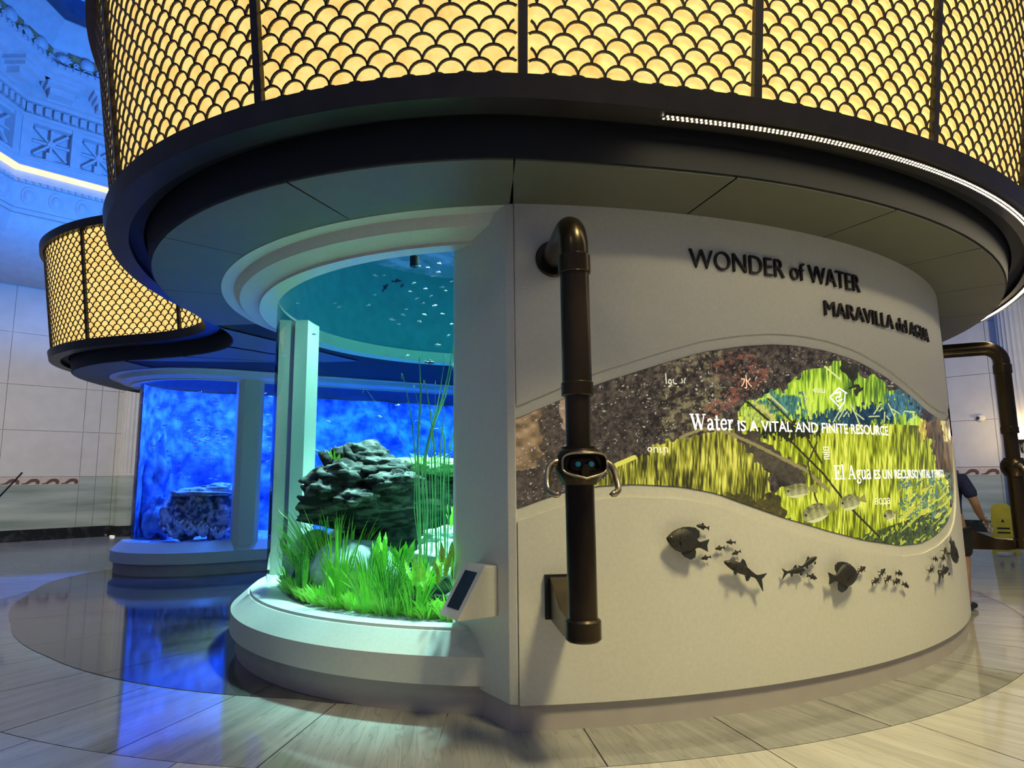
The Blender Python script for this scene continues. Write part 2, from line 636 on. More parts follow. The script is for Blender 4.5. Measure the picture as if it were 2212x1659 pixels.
# upper entablature, seen at the top left
for k in (3, 4):
    wl = WALLS[k]
    cv = [(14.2, 6.9)] + [(14.2 - 2.25 * math.sin(rad(a)), 6.9 + 1.3 * (1 - math.cos(rad(a)))) for a in range(10, 91, 10)]
    cv = cv + [(11.95, 8.25), (14.25, 8.25)]
    fband(MB(), k, cv).build('cove', M['blueplaster'], wl, auto=35)

    def band(nm, d0, d1, z0, z1, m='blueplaster'):
        return fband(MB(), k, [(d0, z0), (d1, z0), (d1, z1), (d0, z1)]).build(nm, M[m], wl)
    band('moulding', 11.86, 12.6, 8.18, 8.24)
    band('moulding', 11.90, 12.6, 8.24, 8.30)
    band('moulding', 11.84, 12.6, 8.30, 8.36)
    band('medallion_frieze', 11.95, 12.6, 8.36, 8.98)
    band('moulding', 11.86, 12.6, 8.98, 9.03)
    band('upper_frieze', 11.96, 12.6, 9.03, 9.30)
    band('cove_strip', 11.80, 12.2, 9.30, 9.375, 'cove')
    band('lit_moulding', 11.80, 12.6, 9.40, 9.46)
    band('lit_moulding', 11.84, 12.6, 9.46, 9.60)
    band('lit_moulding', 11.81, 12.6, 9.60, 9.66)
    band('grille_back', 12.12, 12.6, 9.66, 10.72)
    band('grille_sill', 11.90, 12.2, 9.66, 9.74)
    band('grille_head', 11.90, 12.2, 10.62, 10.72)
    band('architrave', 11.84, 12.6, 10.72, 10.82)
    band('dentil_course', 11.92, 12.6, 10.82, 11.10)
    band('egg_moulding', 11.74, 12.6, 11.10, 11.20)
    band('bracket_course', 11.62, 12.6, 11.20, 11.62)
    band('corona', 10.95, 12.6, 11.62, 11.74)
    band('bead_moulding', 10.86, 12.6, 11.74, 11.86)
    band('cresting_course', 11.05, 12.6, 11.86, 12.35, 'blueplaster')
    fband(MB(), k, [(11.05, 12.35), (12.6, 12.35), (12.6, 13.3), (10.66, 13.3), (10.66, 12.95)]).build('painted_cove', M['blueplaster'], wl)
    # small repeated ornaments
    half = 11.85 * q225
    s, z = fhit(k, 11.86, 110, 318)
    s2, z2 = fhit(k, 11.86, 188, 342)
    ds = 1.02
    n_st = int(2 * half / ds)
    post = fbox(MB(), k, -0.11, 0.11, 11.86, 12.15, 9.66, 10.72).mesh('grille_post', M['blueplaster'])
    st = MB()
    t, n, m3 = frame(k)
    for a in (0, 45, 90, 135):
        L_ = 0.40 if a % 90 == 0 else 0.50
        r = m3 @ Matrix.Rotation(rad(a), 3, 'Y')
        st.box(fp(k, 0, 11.98, 10.18), (2 * L_, 0.06, 0.055), r)
    st.box(fp(k, 0, 11.955, 10.18), (0.14, 0.09, 0.14), m3 @ Matrix.Rotation(rad(22), 3, 'Y'))
    star = st.mesh('star_grille', M['blueplaster'])
    ped = fbox(MB(), k, -0.09, 0.09, 11.93, 12.12, 9.74, 9.95).mesh('star_foot', M['blueplaster'])

    def place(me, sv, nm):
        o = bpy.data.objects.new(nm, me)
        COL.objects.link(o)
        o.parent = wl
        o.location = t * sv
        return o
    for i in range(n_st + 1):
        sv = -half + 0.11 + i * (2 * half - 0.22) / n_st
        place(post, sv, 'grille_post')
        if i < n_st:
            sm = sv + (half - 0.11) / n_st
            place(star, sm, 'star_grille')
            place(ped, sm, 'star_foot')
    den = fbox(MB(), k, -0.055, 0.055, 11.78, 11.95, 10.86, 11.06).mesh('dentil', M['blueplaster'])
    nd = int(2 * half / 0.19)
    for i in range(nd):
        place(den, -half + 0.1 + i * (2 * half - 0.2) / (nd - 1), 'dentil')
    br = MB()
    fbox(br, k, -0.42, 0.42, 11.05, 11.65, 11.52, 11.63)
    fbox(br, k, -0.34, 0.34, 11.12, 11.65, 11.42, 11.52)
    fbox(br, k, -0.26, 0.26, 11.30, 11.65, 11.25, 11.42)
    brm = br.mesh('bracket', M['blueplaster'])
    hb = 11.3 * q225
    for i in range(9):
        place(brm, -hb + 0.45 + i * (2 * hb - 0.9) / 8, 'bracket')
    # medallions
    md = MB()
    prof = [(0.20, 0.0), (0.185, 0.03), (0.15, 0.035), (0.14, 0.01), (0.12, 0.04), (0.06, 0.07), (0.0, 0.075)]
    rows = []
    for i in range(16):
        a = 2 * pi * i / 16
        rows.append([fp(k, r * math.cos(a) * 0.85, 11.95 - hh, 8.68 + r * math.sin(a) * 1.25) for r, hh in prof])
    md.grid(rows, closed_u=True)
    mdm = md.mesh('medallion', M['blueplaster'], True)
    bd = MB().box(fp(k, 0, 11.84, 9.005), (0.07, 0.06, 0.07), m3).mesh('bead', M['blueplaster'])
    nm_ = int(2 * half / 0.56)
    for i in range(nm_):
        place(mdm, -half + 0.28 + i * (2 * half - 0.56) / (nm_ - 1), 'medallion')
    for i in range(int(2 * half / 0.15)):
        place(bd, -half + 0.08 + i * 0.15, 'bead')
    hb2 = 10.86 * q225
    bd2 = MB().box(fp(k, 0, 10.84, 11.80), (0.08, 0.06, 0.07), m3).mesh('bead', M['blueplaster'])
    for i in range(int(2 * hb2 / 0.16)):
        place(bd2, -hb2 + 0.1 + i * 0.16, 'bead')
    # cresting: round shells, fan shells, scrolling waves on painted ochre
    ball = MB()
    rows = []
    for i in range(13):
        a = 2 * pi * i / 12
        rows.append([fp(k, r * math.cos(a), 11.05 - hh, 12.16 + r * math.sin(a)) for r, hh in ((0.17, 0), (0.165, 0.06), (0.13, 0.12), (0.07, 0.15), (0, 0.16))])
    ballm = ball.grid(rows).mesh('round_shell', M['blueplaster'], True)
    fan = MB()
    for a in range(-60, 61, 20):
        fan.tube([fp(k, 0, 11.0, 11.98), fp(k, 0.12 * math.sin(rad(a)), 10.93, 11.98 + 0.14 * math.cos(rad(a))), fp(k, 0.20 * math.sin(rad(a)), 10.98, 11.98 + 0.23 * math.cos(rad(a)))], [0.02, 0.035, 0.03], 6)
    fanm = fan.mesh('fan_shell', M['blueplaster'], True)
    scr = MB()
    scr.tube([fp(k, -0.24 + 0.03 * i, 10.97, 11.95 + 0.05 * math.sin(i * 0.9)) for i in range(17)], 0.028, 6)
    scr.tube([fp(k, 0.06 * math.cos(i * 0.6) * (1 - i / 14), 10.96, 12.02 + 0.06 * math.sin(i * 0.6) * (1 - i / 14)) for i in range(12)], 0.022, 5)
    scrm = scr.mesh('wave_scroll', M['blueplaster'], True)
    och = fbox(MB(), k, -0.17, 0.17, 11.02, 11.06, 11.98, 12.33).mesh('painted_patch', M['ochre'])
    hb3 = 11.0 * q225
    nb = int(2 * hb3 / 0.5)
    for i in range(nb):
        sv = -hb3 + 0.25 + i * 0.5
        place(ballm if i % 2 else fanm, sv, 'round_shell' if i % 2 else 'fan_shell')
        place(scrm, sv + 0.25, 'wave_scroll')
        place(och, sv + 0.25, 'painted_patch')

# ceiling with an octagonal skylight
ceil = MB()
for k in range(8):
    fband(ceil, k, [(10.66, 13.25), (14.6, 13.25), (14.6, 13.5), (10.66, 13.5)])
ceil = ceil.build('ceiling', M['blueplaster'], kind='structure')
M['beam'] = mat('dark_blue_beam', (0.05, 0.08, 0.16), 0.5)
M['sky'] = mat_glow('skylight_glass', (0.02, 0.20, 0.85), 0.9, (0.03, 0.26, 0.95), 0.4)
sk = MB()
for k in range(8):
    fband(sk, k, [(10.34, 12.98), (10.66, 12.98), (10.66, 13.5), (10.34, 13.5)])
sk = sk.build('skylight_frame', M['beam'], ceil)
for k in (3, 4, 2, 5):
    for s_ in (-3.2, -0.2, 2.8):
        fbox(MB(), k, s_ - 0.14, s_ + 0.14, 4.0, 10.4, 13.1, 13.4).build('skylight_beam', M['beam'], ceil)
    fbox(MB(), k, -3.6, 3.6, 8.7, 8.95, 13.1, 13.4).build('skylight_beam', M['beam'], ceil)
pane = MB().poly([(WX + 11.3 * math.cos(rad(22.5 + 45 * k)), WY + 11.3 * math.sin(rad(22.5 + 45 * k)), 13.45) for k in range(8)][::-1])
pane.build('skylight_glass', M['sky'], ceil, fix=False)

# ================================================================== plan outline of the canopy (edge of the soffit, z = 3.41)
ZS = 3.413
ctl = [(WX + 6.70 * math.cos(rad(a)), WY + 6.70 * math.sin(rad(a))) for a in list(range(70, -79, -6)) + [-81]]
ctl += [(TX + R_ * math.cos(rad(a)), TY + R_ * math.sin(rad(a))) for a, R_ in
        ((-91, 3.755), (-97, 3.765), (-103, 3.77), (-110, 3.77), (-117, 3.765), (-124, 3.755), (-131, 3.74), (-138, 3.725), (-145, 3.71), (-152, 3.69), (-160, 3.665), (-168, 3.645))]
ctl += [(-3.595, 7.15), (-3.60, 7.65), (-3.62, 8.10), (-3.74, 8.55), (-3.97, 8.97), (-4.38, 9.36), (-5.0, 9.69), (-5.7, 9.90), (-6.35, 10.10),
        (-6.95, 10.43), (-7.45, 10.86), (-7.80, 11.42), (-7.98, 12.1), (-8.05, 13.0), (-7.95, 14.0), (-7.3, 15.3), (-6.0, 16.4),
        (-4.2, 17.0), (-2.0, 17.2), (0.2, 17.1)]
ctl = np.array(ctl)


def catmull(P, per=8, closed=True):
    out = []
    n = len(P)
    for i in range(n):
        p0, p1, p2, p3 = P[(i - 1) % n], P[i], P[(i + 1) % n], P[(i + 2) % n]
        for j in range(per):
            t = j / per
            out.append(0.5 * (2 * p1 + (p2 - p0) * t + (2 * p0 - 5 * p1 + 4 * p2 - p3) * t ** 2 + (3 * p1 - p0 - 3 * p2 + p3) * t ** 3))
    return np.array(out)


def resample(P, step):
    Q = np.vstack([P, P[:1]])
    d = np.concatenate([[0], np.cumsum(np.hypot(*np.diff(Q, axis=0).T))])
    n = int(d[-1] / step)
    s = np.linspace(0, d[-1], n, endpoint=False)
    return np.stack([np.interp(s, d, Q[:, 0]), np.interp(s, d, Q[:, 1])], 1)


def normals(P):
    T = np.roll(P, -1, 0) - np.roll(P, 1, 0)
    T /= np.hypot(T[:, 0], T[:, 1])[:, None]
    return np.stack([-T[:, 1], T[:, 0]], 1)      # outline runs clockwise, left is outside


OUT = resample(catmull(ctl), 0.08)
# light smoothing
for _ in range(6):
    OUT = 0.5 * OUT + 0.25 * (np.roll(OUT, 1, 0) + np.roll(OUT, -1, 0))
ON = normals(OUT)


def sweep(mb, P, Nn, prof, closed_path=True, closed_prof=False):
    rows = [[(p[0] + n[0] * d, p[1] + n[1] * d, z) for d, z in prof] for p, n in zip(P, Nn)]
    return mb.grid(rows, closed_u=closed_path, closed_v=closed_prof)


def arc(cx, cy, R, a0, a1, n):
    """path on a circle, returns points and outward normals (degrees)"""
    a = np.radians(np.linspace(a0, a1, n + 1))
    Nn = np.stack([np.cos(a), np.sin(a)], 1)
    return np.array([cx, cy]) + R * Nn, Nn


canopy = thing('canopy', 'huge wavy dark bronze canopy with glowing amber fish scale panels above the tanks', 'canopy', (WX, WY, 0))


def cpart(mb, name, m, **kw):
    o = mb.build(name, m, None, **kw)
    return part_of(o, canopy)


cpart(sweep(MB(), OUT, ON, [(0.335, 3.600), (0.365, 3.725), (0.25, 3.735), (0.25, 3.66), (0.17, 3.66), (0.17, 3.600)], True, True), 'fascia_ring', M['dark'], auto=30)
cpart(sweep(MB(), OUT, ON, [(0.25, 3.66), (0.06, 3.66), (0.06, 3.80), (0.25, 3.80)], True, True), 'recess', M['black'], auto=30)
cpart(sweep(MB(), OUT, ON, [(0.06, 3.80), (-0.004, 3.80), (-0.012, 3.425), (0.004, 3.425)], True, True), 'inner_drum', M['black'], auto=30)
cpart(sweep(MB(), OUT, ON, [(0.42, 5.43), (0.60, 5.43), (0.615, 5.56), (0.42, 5.57)], True, True), 'top_rim', M['dark'], auto=30)

# ---- mullions and fish scale panels
LAT = OUT + ON * 0.30
LN = normals(LAT)
Q_ = np.vstack([LAT, LAT[:1]])
LS = np.concatenate([[0], np.cumsum(np.hypot(*np.diff(Q_, axis=0).T))])
NQ = np.vstack([LN, LN[:1]])


FLARE = 0.135


def lat(s, d, z):
    x, y = np.interp(s, LS, Q_[:, 0]), np.interp(s, LS, Q_[:, 1])
    nx, ny = np.interp(s, LS, NQ[:, 0]), np.interp(s, LS, NQ[:, 1])
    d = d + max(0.0, z - 3.735) * FLARE          # the scale screen leans outwards
    return Vector((x + nx * d, y + ny * d, z)), Vector((nx, ny, 0)).normalized()


def s_near(x, y):
    return LS[int(np.argmin(np.hypot(LAT[:, 0] - x, LAT[:, 1] - y)))]


mulls = [s_near(WX + 7.05 * math.cos(rad(a)), WY + 7.05 * math.sin(rad(a))) for a in (-0.4, -12.7, -25.0, -37.3, -49.6, -62.1, -74.3, -86.4)]
mulls += [s_near(TX + 4.05 * math.cos(rad(a)), TY + 4.05 * math.sin(rad(a))) for a in (-112.0, -136.8, -161.0)]
s_far = [s_near(*at_z(px, py, 3.73).xy) for px, py in ((388, 712), (205, 737))]
mulls += [mulls[-1] + (s_far[0] - mulls[-1]) * k / 3 for k in (1, 2)] + s_far + [s_far[1] + 1.5, s_far[1] + 3.0, s_far[1] + 4.6]
PIT = 0.152
ROWH = PIT / 2
Z0, Z1 = 3.735, 5.43
M['scale'] = mat_glow('amber_scale_pane', (0.92, 0.56, 0.13), 1.0, (1.0, 0.76, 0.24), 9.0, (0.25, 0.6))
nt = M['scale'].node_tree
# fine brown veins in the resin
_n = nt.nodes.new('ShaderNodeTexNoise')
_n.inputs['Scale'].default_value = 22
_n.inputs['Detail'].default_value = 6
_n.inputs['Distortion'].default_value = 2.5
_r = nt.nodes.new('ShaderNodeValToRGB')
_r.color_ramp.elements[0].position, _r.color_ramp.elements[1].position = 0.475, 0.525
_r.color_ramp.elements[0].color = _r.color_ramp.elements[1].color = (0, 0, 0, 1)
_k = _r.color_ramp.elements.new(0.5)
_k.color = (0.42, 0.42, 0.42, 1)
_geo = nt.nodes.new('ShaderNodeNewGeometry')
nt.links.new(_geo.outputs['Position'], _n.inputs['Vector'])
for _nd in nt.nodes:
    if _nd.type == 'TEX_NOISE' and _nd is not _n:
        for _l in list(_nd.inputs['Vector'].links):
            nt.links.remove(_l)
        nt.links.new(_geo.outputs['Position'], _nd.inputs['Vector'])
_mx = nt.nodes.new('ShaderNodeMix')
_mx.data_type = 'RGBA'
_mx.inputs['B'].default_value = (0.50, 0.22, 0.02, 1)
_P = nt.nodes['Principled BSDF']
_src = _P.inputs['Emission Color'].links[0].from_socket
nt.links.new(_n.outputs['Fac'], _r.inputs[0])
nt.links.new(_r.outputs[0], _mx.inputs['Factor'])
nt.links.new(_src, _mx.inputs['A'])
nt.links.new(_mx.outputs['Result'], _P.inputs['Emission Color'])

# pane outline in the unit cell (x along the wall, z up), a rounded top over a pointed foot
cell = [(ROWH * math.cos(rad(a)), ROWH * math.sin(rad(a))) for a in range(0, 181, 18)]
cell += [(-ROWH + ROWH * math.cos(rad(a)), -ROWH + ROWH * math.sin(rad(a))) for a in (72, 48, 24, 0)]
cell += [(ROWH + ROWH * math.cos(rad(a)), -ROWH + ROWH * math.sin(rad(a))) for a in (156, 132, 108)]
pane_me = MB()
pane_me.poly([(x, 0.0, z) for x, z in cell])
pane_me.v = pane_me.v + [(0, 0, -0.02)]
pane_me.f = [(i, (i + 1) % len(cell), len(cell)) for i in range(len(cell))]
pane_me = pane_me.mesh('scale_pane', M['scale'])
camp = np.array([0, 0, EYE])
panes = []
for b0, b1 in zip(mulls[:-1], mulls[1:]):
    lm = MB()
    m0, m1 = b0 + 0.03, b1 - 0.03
    nrow = int((Z1 - Z0) / ROWH) + 2
    ncol = int(round((b1 - b0) / PIT))
    pit = (b1 - b0) / ncol
    for r in range(nrow):
        zc = Z0 + (r - 0.55) * ROWH
        for c in range(ncol + 1):
            sc_ = b0 + (c + (0.5 if r % 2 else 0.0)) * pit
            if sc_ > b1 + 0.01:
                continue
            # rib: an arch over the top of the scale
            pts = [(sc_ + pit / 2 * math.cos(rad(a)), zc + ROWH * math.sin(rad(a))) for a in range(0, 181, 18)]
            seg = []
            for i, (s_, z_) in enumerate(pts):
                ok = m0 <= s_ <= m1 and Z0 <= z_ <= Z1 + 0.01
                if ok:
                    a = rad(18 * i)
                    seg.append((s_, z_, math.cos(a), math.sin(a)))
                if (not ok or i == len(pts) - 1):
                    if len(seg) > 1:
                        rows = []
                        for s2, z2, ca, sa in seg:
                            w = 0.0058
                            rows.append([lat(s2 + ca * o_, d_, z2 + sa * o_)[0] for o_, d_ in ((-w, -0.006), (-w, 0.006), (w, 0.006), (w, -0.006))])
                        lm.grid(rows)
                    seg = []
            if b0 - 0.01 <= sc_ <= b1 + 0.01 and Z0 - 0.05 < zc < Z1 + 0.02:
                p, n_ = lat(sc_, -0.012, zc)
                vx = (p.x - camp[0], p.y - camp[1])
                face = -(n_.x * vx[0] + n_.y * vx[1]) / math.hypot(*vx)
                px, py = project([p])
                inside = -40 < px[0] < IMW + 40 and -40 < py[0] < IMH and zc > Z0 + 0.02 and zc < Z1 - 0.08 and m0 + pit * 0.45 < sc_ < m1 - pit * 0.45
                dist = (p - Vector(camp)).length
                panes.append((face / dist if inside and face > 0 else -1, p, n_, sc_, zc, m0, m1))
    cpart(lm, 'rib_lattice', M['dark'], fix=False)
for s_ in mulls:
    p, n_ = lat(s_, 0.0, (Z0 + Z1) / 2)
    m3 = Matrix(((-n_.y, n_.x, 0), (n_.x, n_.y, 0), (0, 0, 1)))
    mb = MB()
    rows = [[lat(s_, 0.0, z)[0] + m3 @ Vector((x, y, 0)) for x, y in ((-0.026, -0.022), (0.026, -0.022), (0.026, 0.022), (-0.026, 0.022))] for z in (Z0 - 0.01, Z1 + 0.01)]
    cpart(mb.grid(rows, closed_v=True), 'mullion', M['dark'])
panes.sort(key=lambda t: -t[0])
stuff = MB()
for i, (key, p, n_, sc_, zc, m0, m1) in enumerate(panes):
    ang = math.atan2(n_.y, n_.x) + pi / 2
    if i < 300 and key > 0:
        o = bpy.data.objects.new('scale_pane', pane_me)
        COL.objects.link(o)
        o.matrix_world = Matrix.Translation(p) @ Matrix.Rotation(ang, 4, 'Z') @ Matrix.Rotation(math.atan(FLARE), 4, 'X')
        o.parent = canopy
        o.matrix_parent_inverse = Matrix.Translation(canopy.location).inverted()
    else:
        pts = []
        for x, z in cell:
            s2, z2 = min(max(sc_ + x, m0 - 0.01), m1 + 0.01), min(max(zc + z, Z0 - 0.01), Z1 + 0.01)
            pts.append(lat(s2, -0.012, z2)[0])
        cc = lat(min(max(sc_, m0), m1), -0.012, min(max(zc - 0.02, Z0 - 0.01), Z1 + 0.01))[0]
        b = len(stuff.v)
        stuff.v.extend([tuple(q) for q in pts] + [tuple(cc)])
        stuff.f.extend([(b + j, b + (j + 1) % len(cell), b + len(cell)) for j in range(len(cell))])
cpart(stuff, 'scale_panes', M['scale'], fix=False, kind='stuff')
# back sheet so that the panes have a body behind them
cpart(sweep(MB(), OUT, ON, [(0.27, 3.74), (0.27 + 1.7 * FLARE, 5.44)]), 'backing_sheet', M['black'], fix=False)

# ---- LED strip under the right half of the fascia ring
M['led'] = mat_glow('led_white', (1.0, 0.93, 0.76), 22.0, (1.0, 0.95, 0.82), 50)
s0, s1 = s_near(*at_z(1450, 249, 3.6).xy), s_near(WX + 7.0 * math.cos(rad(-8)), WY + 7.0 * math.sin(rad(-8)))
s0, s1 = min(s0, s1), max(s0, s1)
st, dots = MB(), MB()
nn = 90
st.grid([[lat(s0 + (s1 - s0) * i / nn, d, z)[0] for d, z in ((-0.055, 3.596), (-0.055, 3.590), (-0.005, 3.590), (-0.005, 3.596))] for i in range(nn + 1)])
cpart(st, 'led_channel', M['brass'], fix=False)
nd = int((s1 - s0) / 0.030)
for i in range(nd):
    s_ = s0 + (i + 0.5) * (s1 - s0) / nd
    for d, o_ in ((-0.018, 0), (-0.042, 0.015)):
        ring = [lat(s_ + o_ + 0.0065 * math.cos(a), d + 0.0065 * math.sin(a), 3.588)[0] for a in np.linspace(0, 2 * pi, 6, endpoint=False)]
        dots.poly(ring[::-1])
cpart(dots, 'led_dots', M['led'], fix=False, kind='stuff')
LEDS = []
for i in range(9):
    s_ = s0 + (i + 0.5) * (s1 - s0) / 9
    p, n_ = lat(s_, -0.03, 3.58)
    LEDS.append(light('led_strip_light', 'AREA', p, p + Vector((-n_.x * 0.22, -n_.y * 0.22, -1)), 2.5, (1.0, 0.86, 0.50), shape='RECTANGLE', size=(s1 - s0) / 9, size_y=0.05))
    LEDS[-1].rotation_euler = (Matrix((Vector((-n_.y, n_.x, 0)), Vector((n_.x, n_.y, 0)), Vector((0, 0, 1)))).transposed().to_euler())

# ---- soffit: deck with holes for the tanks, covered with panels


def circle(cx, cy, R, n=72):
    return [(cx + R * math.cos(2 * pi * k / n), cy + R * math.sin(2 * pi * k / n)) for k in range(n)]


CD = Vector((math.cos(rad(31)), math.sin(rad(31)), 0))       # long axis of the blue tank
CL = 6.4


def capsule(R, n=16):
    """outline of the blue tank, counter-clockwise, with outward normals"""
    pts, nn = [], []
    a0 = 31 - 90
    for k in range(n + 1):
        a = rad(a0 + 180 * k / n)
        pts.append((SX + CD.x * CL + R * math.cos(a), SY + CD.y * CL + R * math.sin(a)))
        nn.append((math.cos(a), math.sin(a)))
    for k in range(1, 30):
        f = 1 - k / 30
        a = rad(31 + 90)
        pts.append((SX + CD.x * CL * f + R * math.cos(a), SY + CD.y * CL * f + R * math.sin(a)))
        nn.append((math.cos(a), math.sin(a)))
    for k in range(n + 9):
        a = rad(31 + 90 + 180 * k / (n + 8))
        pts.append((SX + R * math.cos(a), SY + R * math.sin(a)))
        nn.append((math.cos(a), math.sin(a)))
    for k in range(1, 30):
        f = k / 30
        a = rad(a0)
        pts.append((SX + CD.x * CL * f + R * math.cos(a), SY + CD.y * CL * f + R * math.sin(a)))
        nn.append((math.cos(a), math.sin(a)))
    return np.array(pts), np.array(nn)


bm = bmesh.new()


def loop(pts, z):
    vs = [bm.verts.new((x, y, z)) for x, y in pts]
    return [bm.edges.new((vs[i], vs[(i + 1) % len(vs)])) for i in range(len(vs))]


ed = loop(OUT - ON * 0.008, 3.43) + loop(circle(TX, TY, 2.78), 3.43) + loop(capsule(1.45)[0], 3.43)
bmesh.ops.triangle_fill(bm, edges=ed, use_beauty=True)
for f in bm.faces:
    if f.normal.z > 0:
        f.normal_flip()
me = bpy.data.meshes.new('soffit_deck')
bm.to_mesh(me)
bm.free()
me.materials.append(M['joint'])
deck = bpy.data.objects.new('soffit_deck', me)
COL.objects.link(deck)
part_of(deck, canopy)


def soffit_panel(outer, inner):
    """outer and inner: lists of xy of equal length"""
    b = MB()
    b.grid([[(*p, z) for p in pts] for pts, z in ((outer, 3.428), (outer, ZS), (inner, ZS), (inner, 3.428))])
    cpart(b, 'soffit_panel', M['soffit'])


def out_at(cx, cy, a):
    """point of the soffit edge seen from (cx, cy) under the angle a (degrees)"""
    an = np.degrees(np.arctan2(OUT[:, 1] - cy, OUT[:, 0] - cx))
    dd = (an - a + 180) % 360 - 180
    r = np.hypot(OUT[:, 0] - cx, OUT[:, 1] - cy)
    i = np.argsort(np.abs(dd) + (r > 9) * 5)[:2]
    w = abs(dd[i[1]]) / (abs(dd[i[0]]) + abs(dd[i[1]]) + 1e-9)
    p = OUT[i[0]] * w + OUT[i[1]] * (1 - w)
    r_ = math.hypot(p[0] - cx, p[1] - cy) - 0.012
    return (cx + r_ * math.cos(rad(a)), cy + r_ * math.sin(rad(a)))


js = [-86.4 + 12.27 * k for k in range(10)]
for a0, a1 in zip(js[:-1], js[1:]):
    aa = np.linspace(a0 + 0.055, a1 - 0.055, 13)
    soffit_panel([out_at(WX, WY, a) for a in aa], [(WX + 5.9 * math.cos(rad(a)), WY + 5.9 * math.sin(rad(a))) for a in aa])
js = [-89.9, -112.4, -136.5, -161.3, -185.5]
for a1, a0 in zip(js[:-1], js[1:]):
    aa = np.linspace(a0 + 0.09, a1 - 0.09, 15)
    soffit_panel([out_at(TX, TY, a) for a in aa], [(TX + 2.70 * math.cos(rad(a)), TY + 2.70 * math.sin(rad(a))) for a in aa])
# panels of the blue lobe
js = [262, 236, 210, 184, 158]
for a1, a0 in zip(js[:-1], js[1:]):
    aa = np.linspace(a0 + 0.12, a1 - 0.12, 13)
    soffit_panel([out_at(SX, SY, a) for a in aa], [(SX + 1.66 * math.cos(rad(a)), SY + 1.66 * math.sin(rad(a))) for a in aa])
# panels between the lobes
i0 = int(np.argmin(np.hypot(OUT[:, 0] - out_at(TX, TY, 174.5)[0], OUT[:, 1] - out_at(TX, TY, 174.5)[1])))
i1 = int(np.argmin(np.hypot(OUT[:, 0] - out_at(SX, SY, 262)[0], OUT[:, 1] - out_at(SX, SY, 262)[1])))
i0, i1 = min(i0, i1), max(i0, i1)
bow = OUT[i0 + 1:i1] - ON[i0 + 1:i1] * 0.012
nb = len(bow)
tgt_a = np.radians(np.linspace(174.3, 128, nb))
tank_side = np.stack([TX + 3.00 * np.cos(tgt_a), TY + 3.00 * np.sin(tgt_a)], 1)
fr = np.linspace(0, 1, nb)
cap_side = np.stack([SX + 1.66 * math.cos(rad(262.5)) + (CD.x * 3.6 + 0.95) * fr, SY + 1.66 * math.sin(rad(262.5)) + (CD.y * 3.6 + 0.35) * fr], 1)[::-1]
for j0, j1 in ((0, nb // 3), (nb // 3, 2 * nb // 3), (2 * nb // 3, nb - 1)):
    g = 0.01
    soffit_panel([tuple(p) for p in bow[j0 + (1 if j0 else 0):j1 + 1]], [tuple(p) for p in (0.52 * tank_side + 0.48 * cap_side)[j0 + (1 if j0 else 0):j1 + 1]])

# ================================================================== round planted tank
tank = thing('planted_tank', 'round freshwater aquarium tank with green plants, white sill and clear curved glass', 'aquarium', (TX, TY, 0))


def tpart(mb, name, m, par=tank, **kw):
    return part_of(mb.build(name, m, None, **kw), par)


full = arc(TX, TY, 1.0, 0, 360, 120)


def end_ang(r):
    """angle at which a circle of radius r about the tank meets the end return of the display wall"""
    p0, d = Vector((-0.445 - TX, 4.875 - TY)), Vector((0.41, -0.617)).normalized()
    bq = p0.dot(d)
    t = -bq + math.sqrt(max(bq * bq - p0.dot(p0) + r * r, 0))
    q = p0 + d * t
    return math.degrees(math.atan2(q.y, q.x)) % 360


def ringpart(prof, name, m, par=tank, a0=0, a1=360, n=120, closed_prof=True, c=(TX, TY), slant=False, **kw):
    P, Nn = arc(c[0], c[1], 0.0, a0, a1, n)
    cl = abs(a1 - a0) >= 360
    if cl:
        P, Nn = P[:-1], Nn[:-1]
    mb = MB()
    rows = [[(p[0] + q[0] * d, p[1] + q[1] * d, z) for d, z in prof] for p, q in zip(P, Nn)]
    if slant:
        rows = []
        for i in range(n + 1):
            row = []
            for d, z in prof:
                a = rad(a0 + (end_ang(d) + 0.4 - a0) * i / n)
                row.append((c[0] + d * math.cos(a), c[1] + d * math.sin(a), z))
            rows.append(row)
    mb.grid(rows, closed_u=cl, closed_v=closed_prof)
    if not cl and closed_prof:
        mb.poly(rows[0])
        mb.poly(rows[-1][::-1])
    return tpart(mb, name, m, par, auto=28, **kw)


ringpart([(2.2, 0.0), (2.817, 0.0), (2.817, 0.20), (2.2, 0.20)], 'plinth', M['plinth'], a0=80, a1=264.0, slant=True)
ringpart([(2.40, 0.196), (2.874, 0.196), (2.874, 0.377), (2.73, 0.505), (2.715, 0.505), (2.705, 0.525), (2.588, 0.530), (2.40, 0.48)], 'sill', M['white'], a0=80, a1=264.0, slant=True)
ringpart([(2.58, 3.285), (2.72, 3.275), (2.745, 3.272), (2.75, 3.295), (2.79, 3.31), (2.93, 3.335), (2.97, 3.375), (2.985, 3.405), (3.10, 3.409), (3.10, 3.425), (2.58, 3.435)], 'top_moulding', M['white'], a0=80, a1=263.2, slant=True)
ringpart([(2.60, 3.43), (2.66, 3.43), (2.66, 5.2), (2.60, 5.2)], 'upper_collar', mat('teal_collar', (0.06, 0.30, 0.38), 0.5))
ringpart([(2.574, 0.47), (2.574, 3.40)], 'glass', M['glassA'], a0=104, a1=260.4, n=60, closed_prof=False)
ringpart([(2.50, 0.30), (2.66, 0.30), (2.66, 3.40), (2.50, 3.40)], 'solid_side', M['white'], a0=-98, a1=104, n=60)
ringpart([(2.40, 0.42), (2.55, 0.42), (2.55, 3.40), (2.40, 3.40)], 'back_pillar', M['white'], a0=170.5, a1=178.5, n=6)
wat = MB().lathe([(0, 0.505), (2.55, 0.505), (2.55, 4.70), (0, 4.70)], (TX, TY, 0), 72)
tpart(wat, 'water', M['waterA'], auto=40)
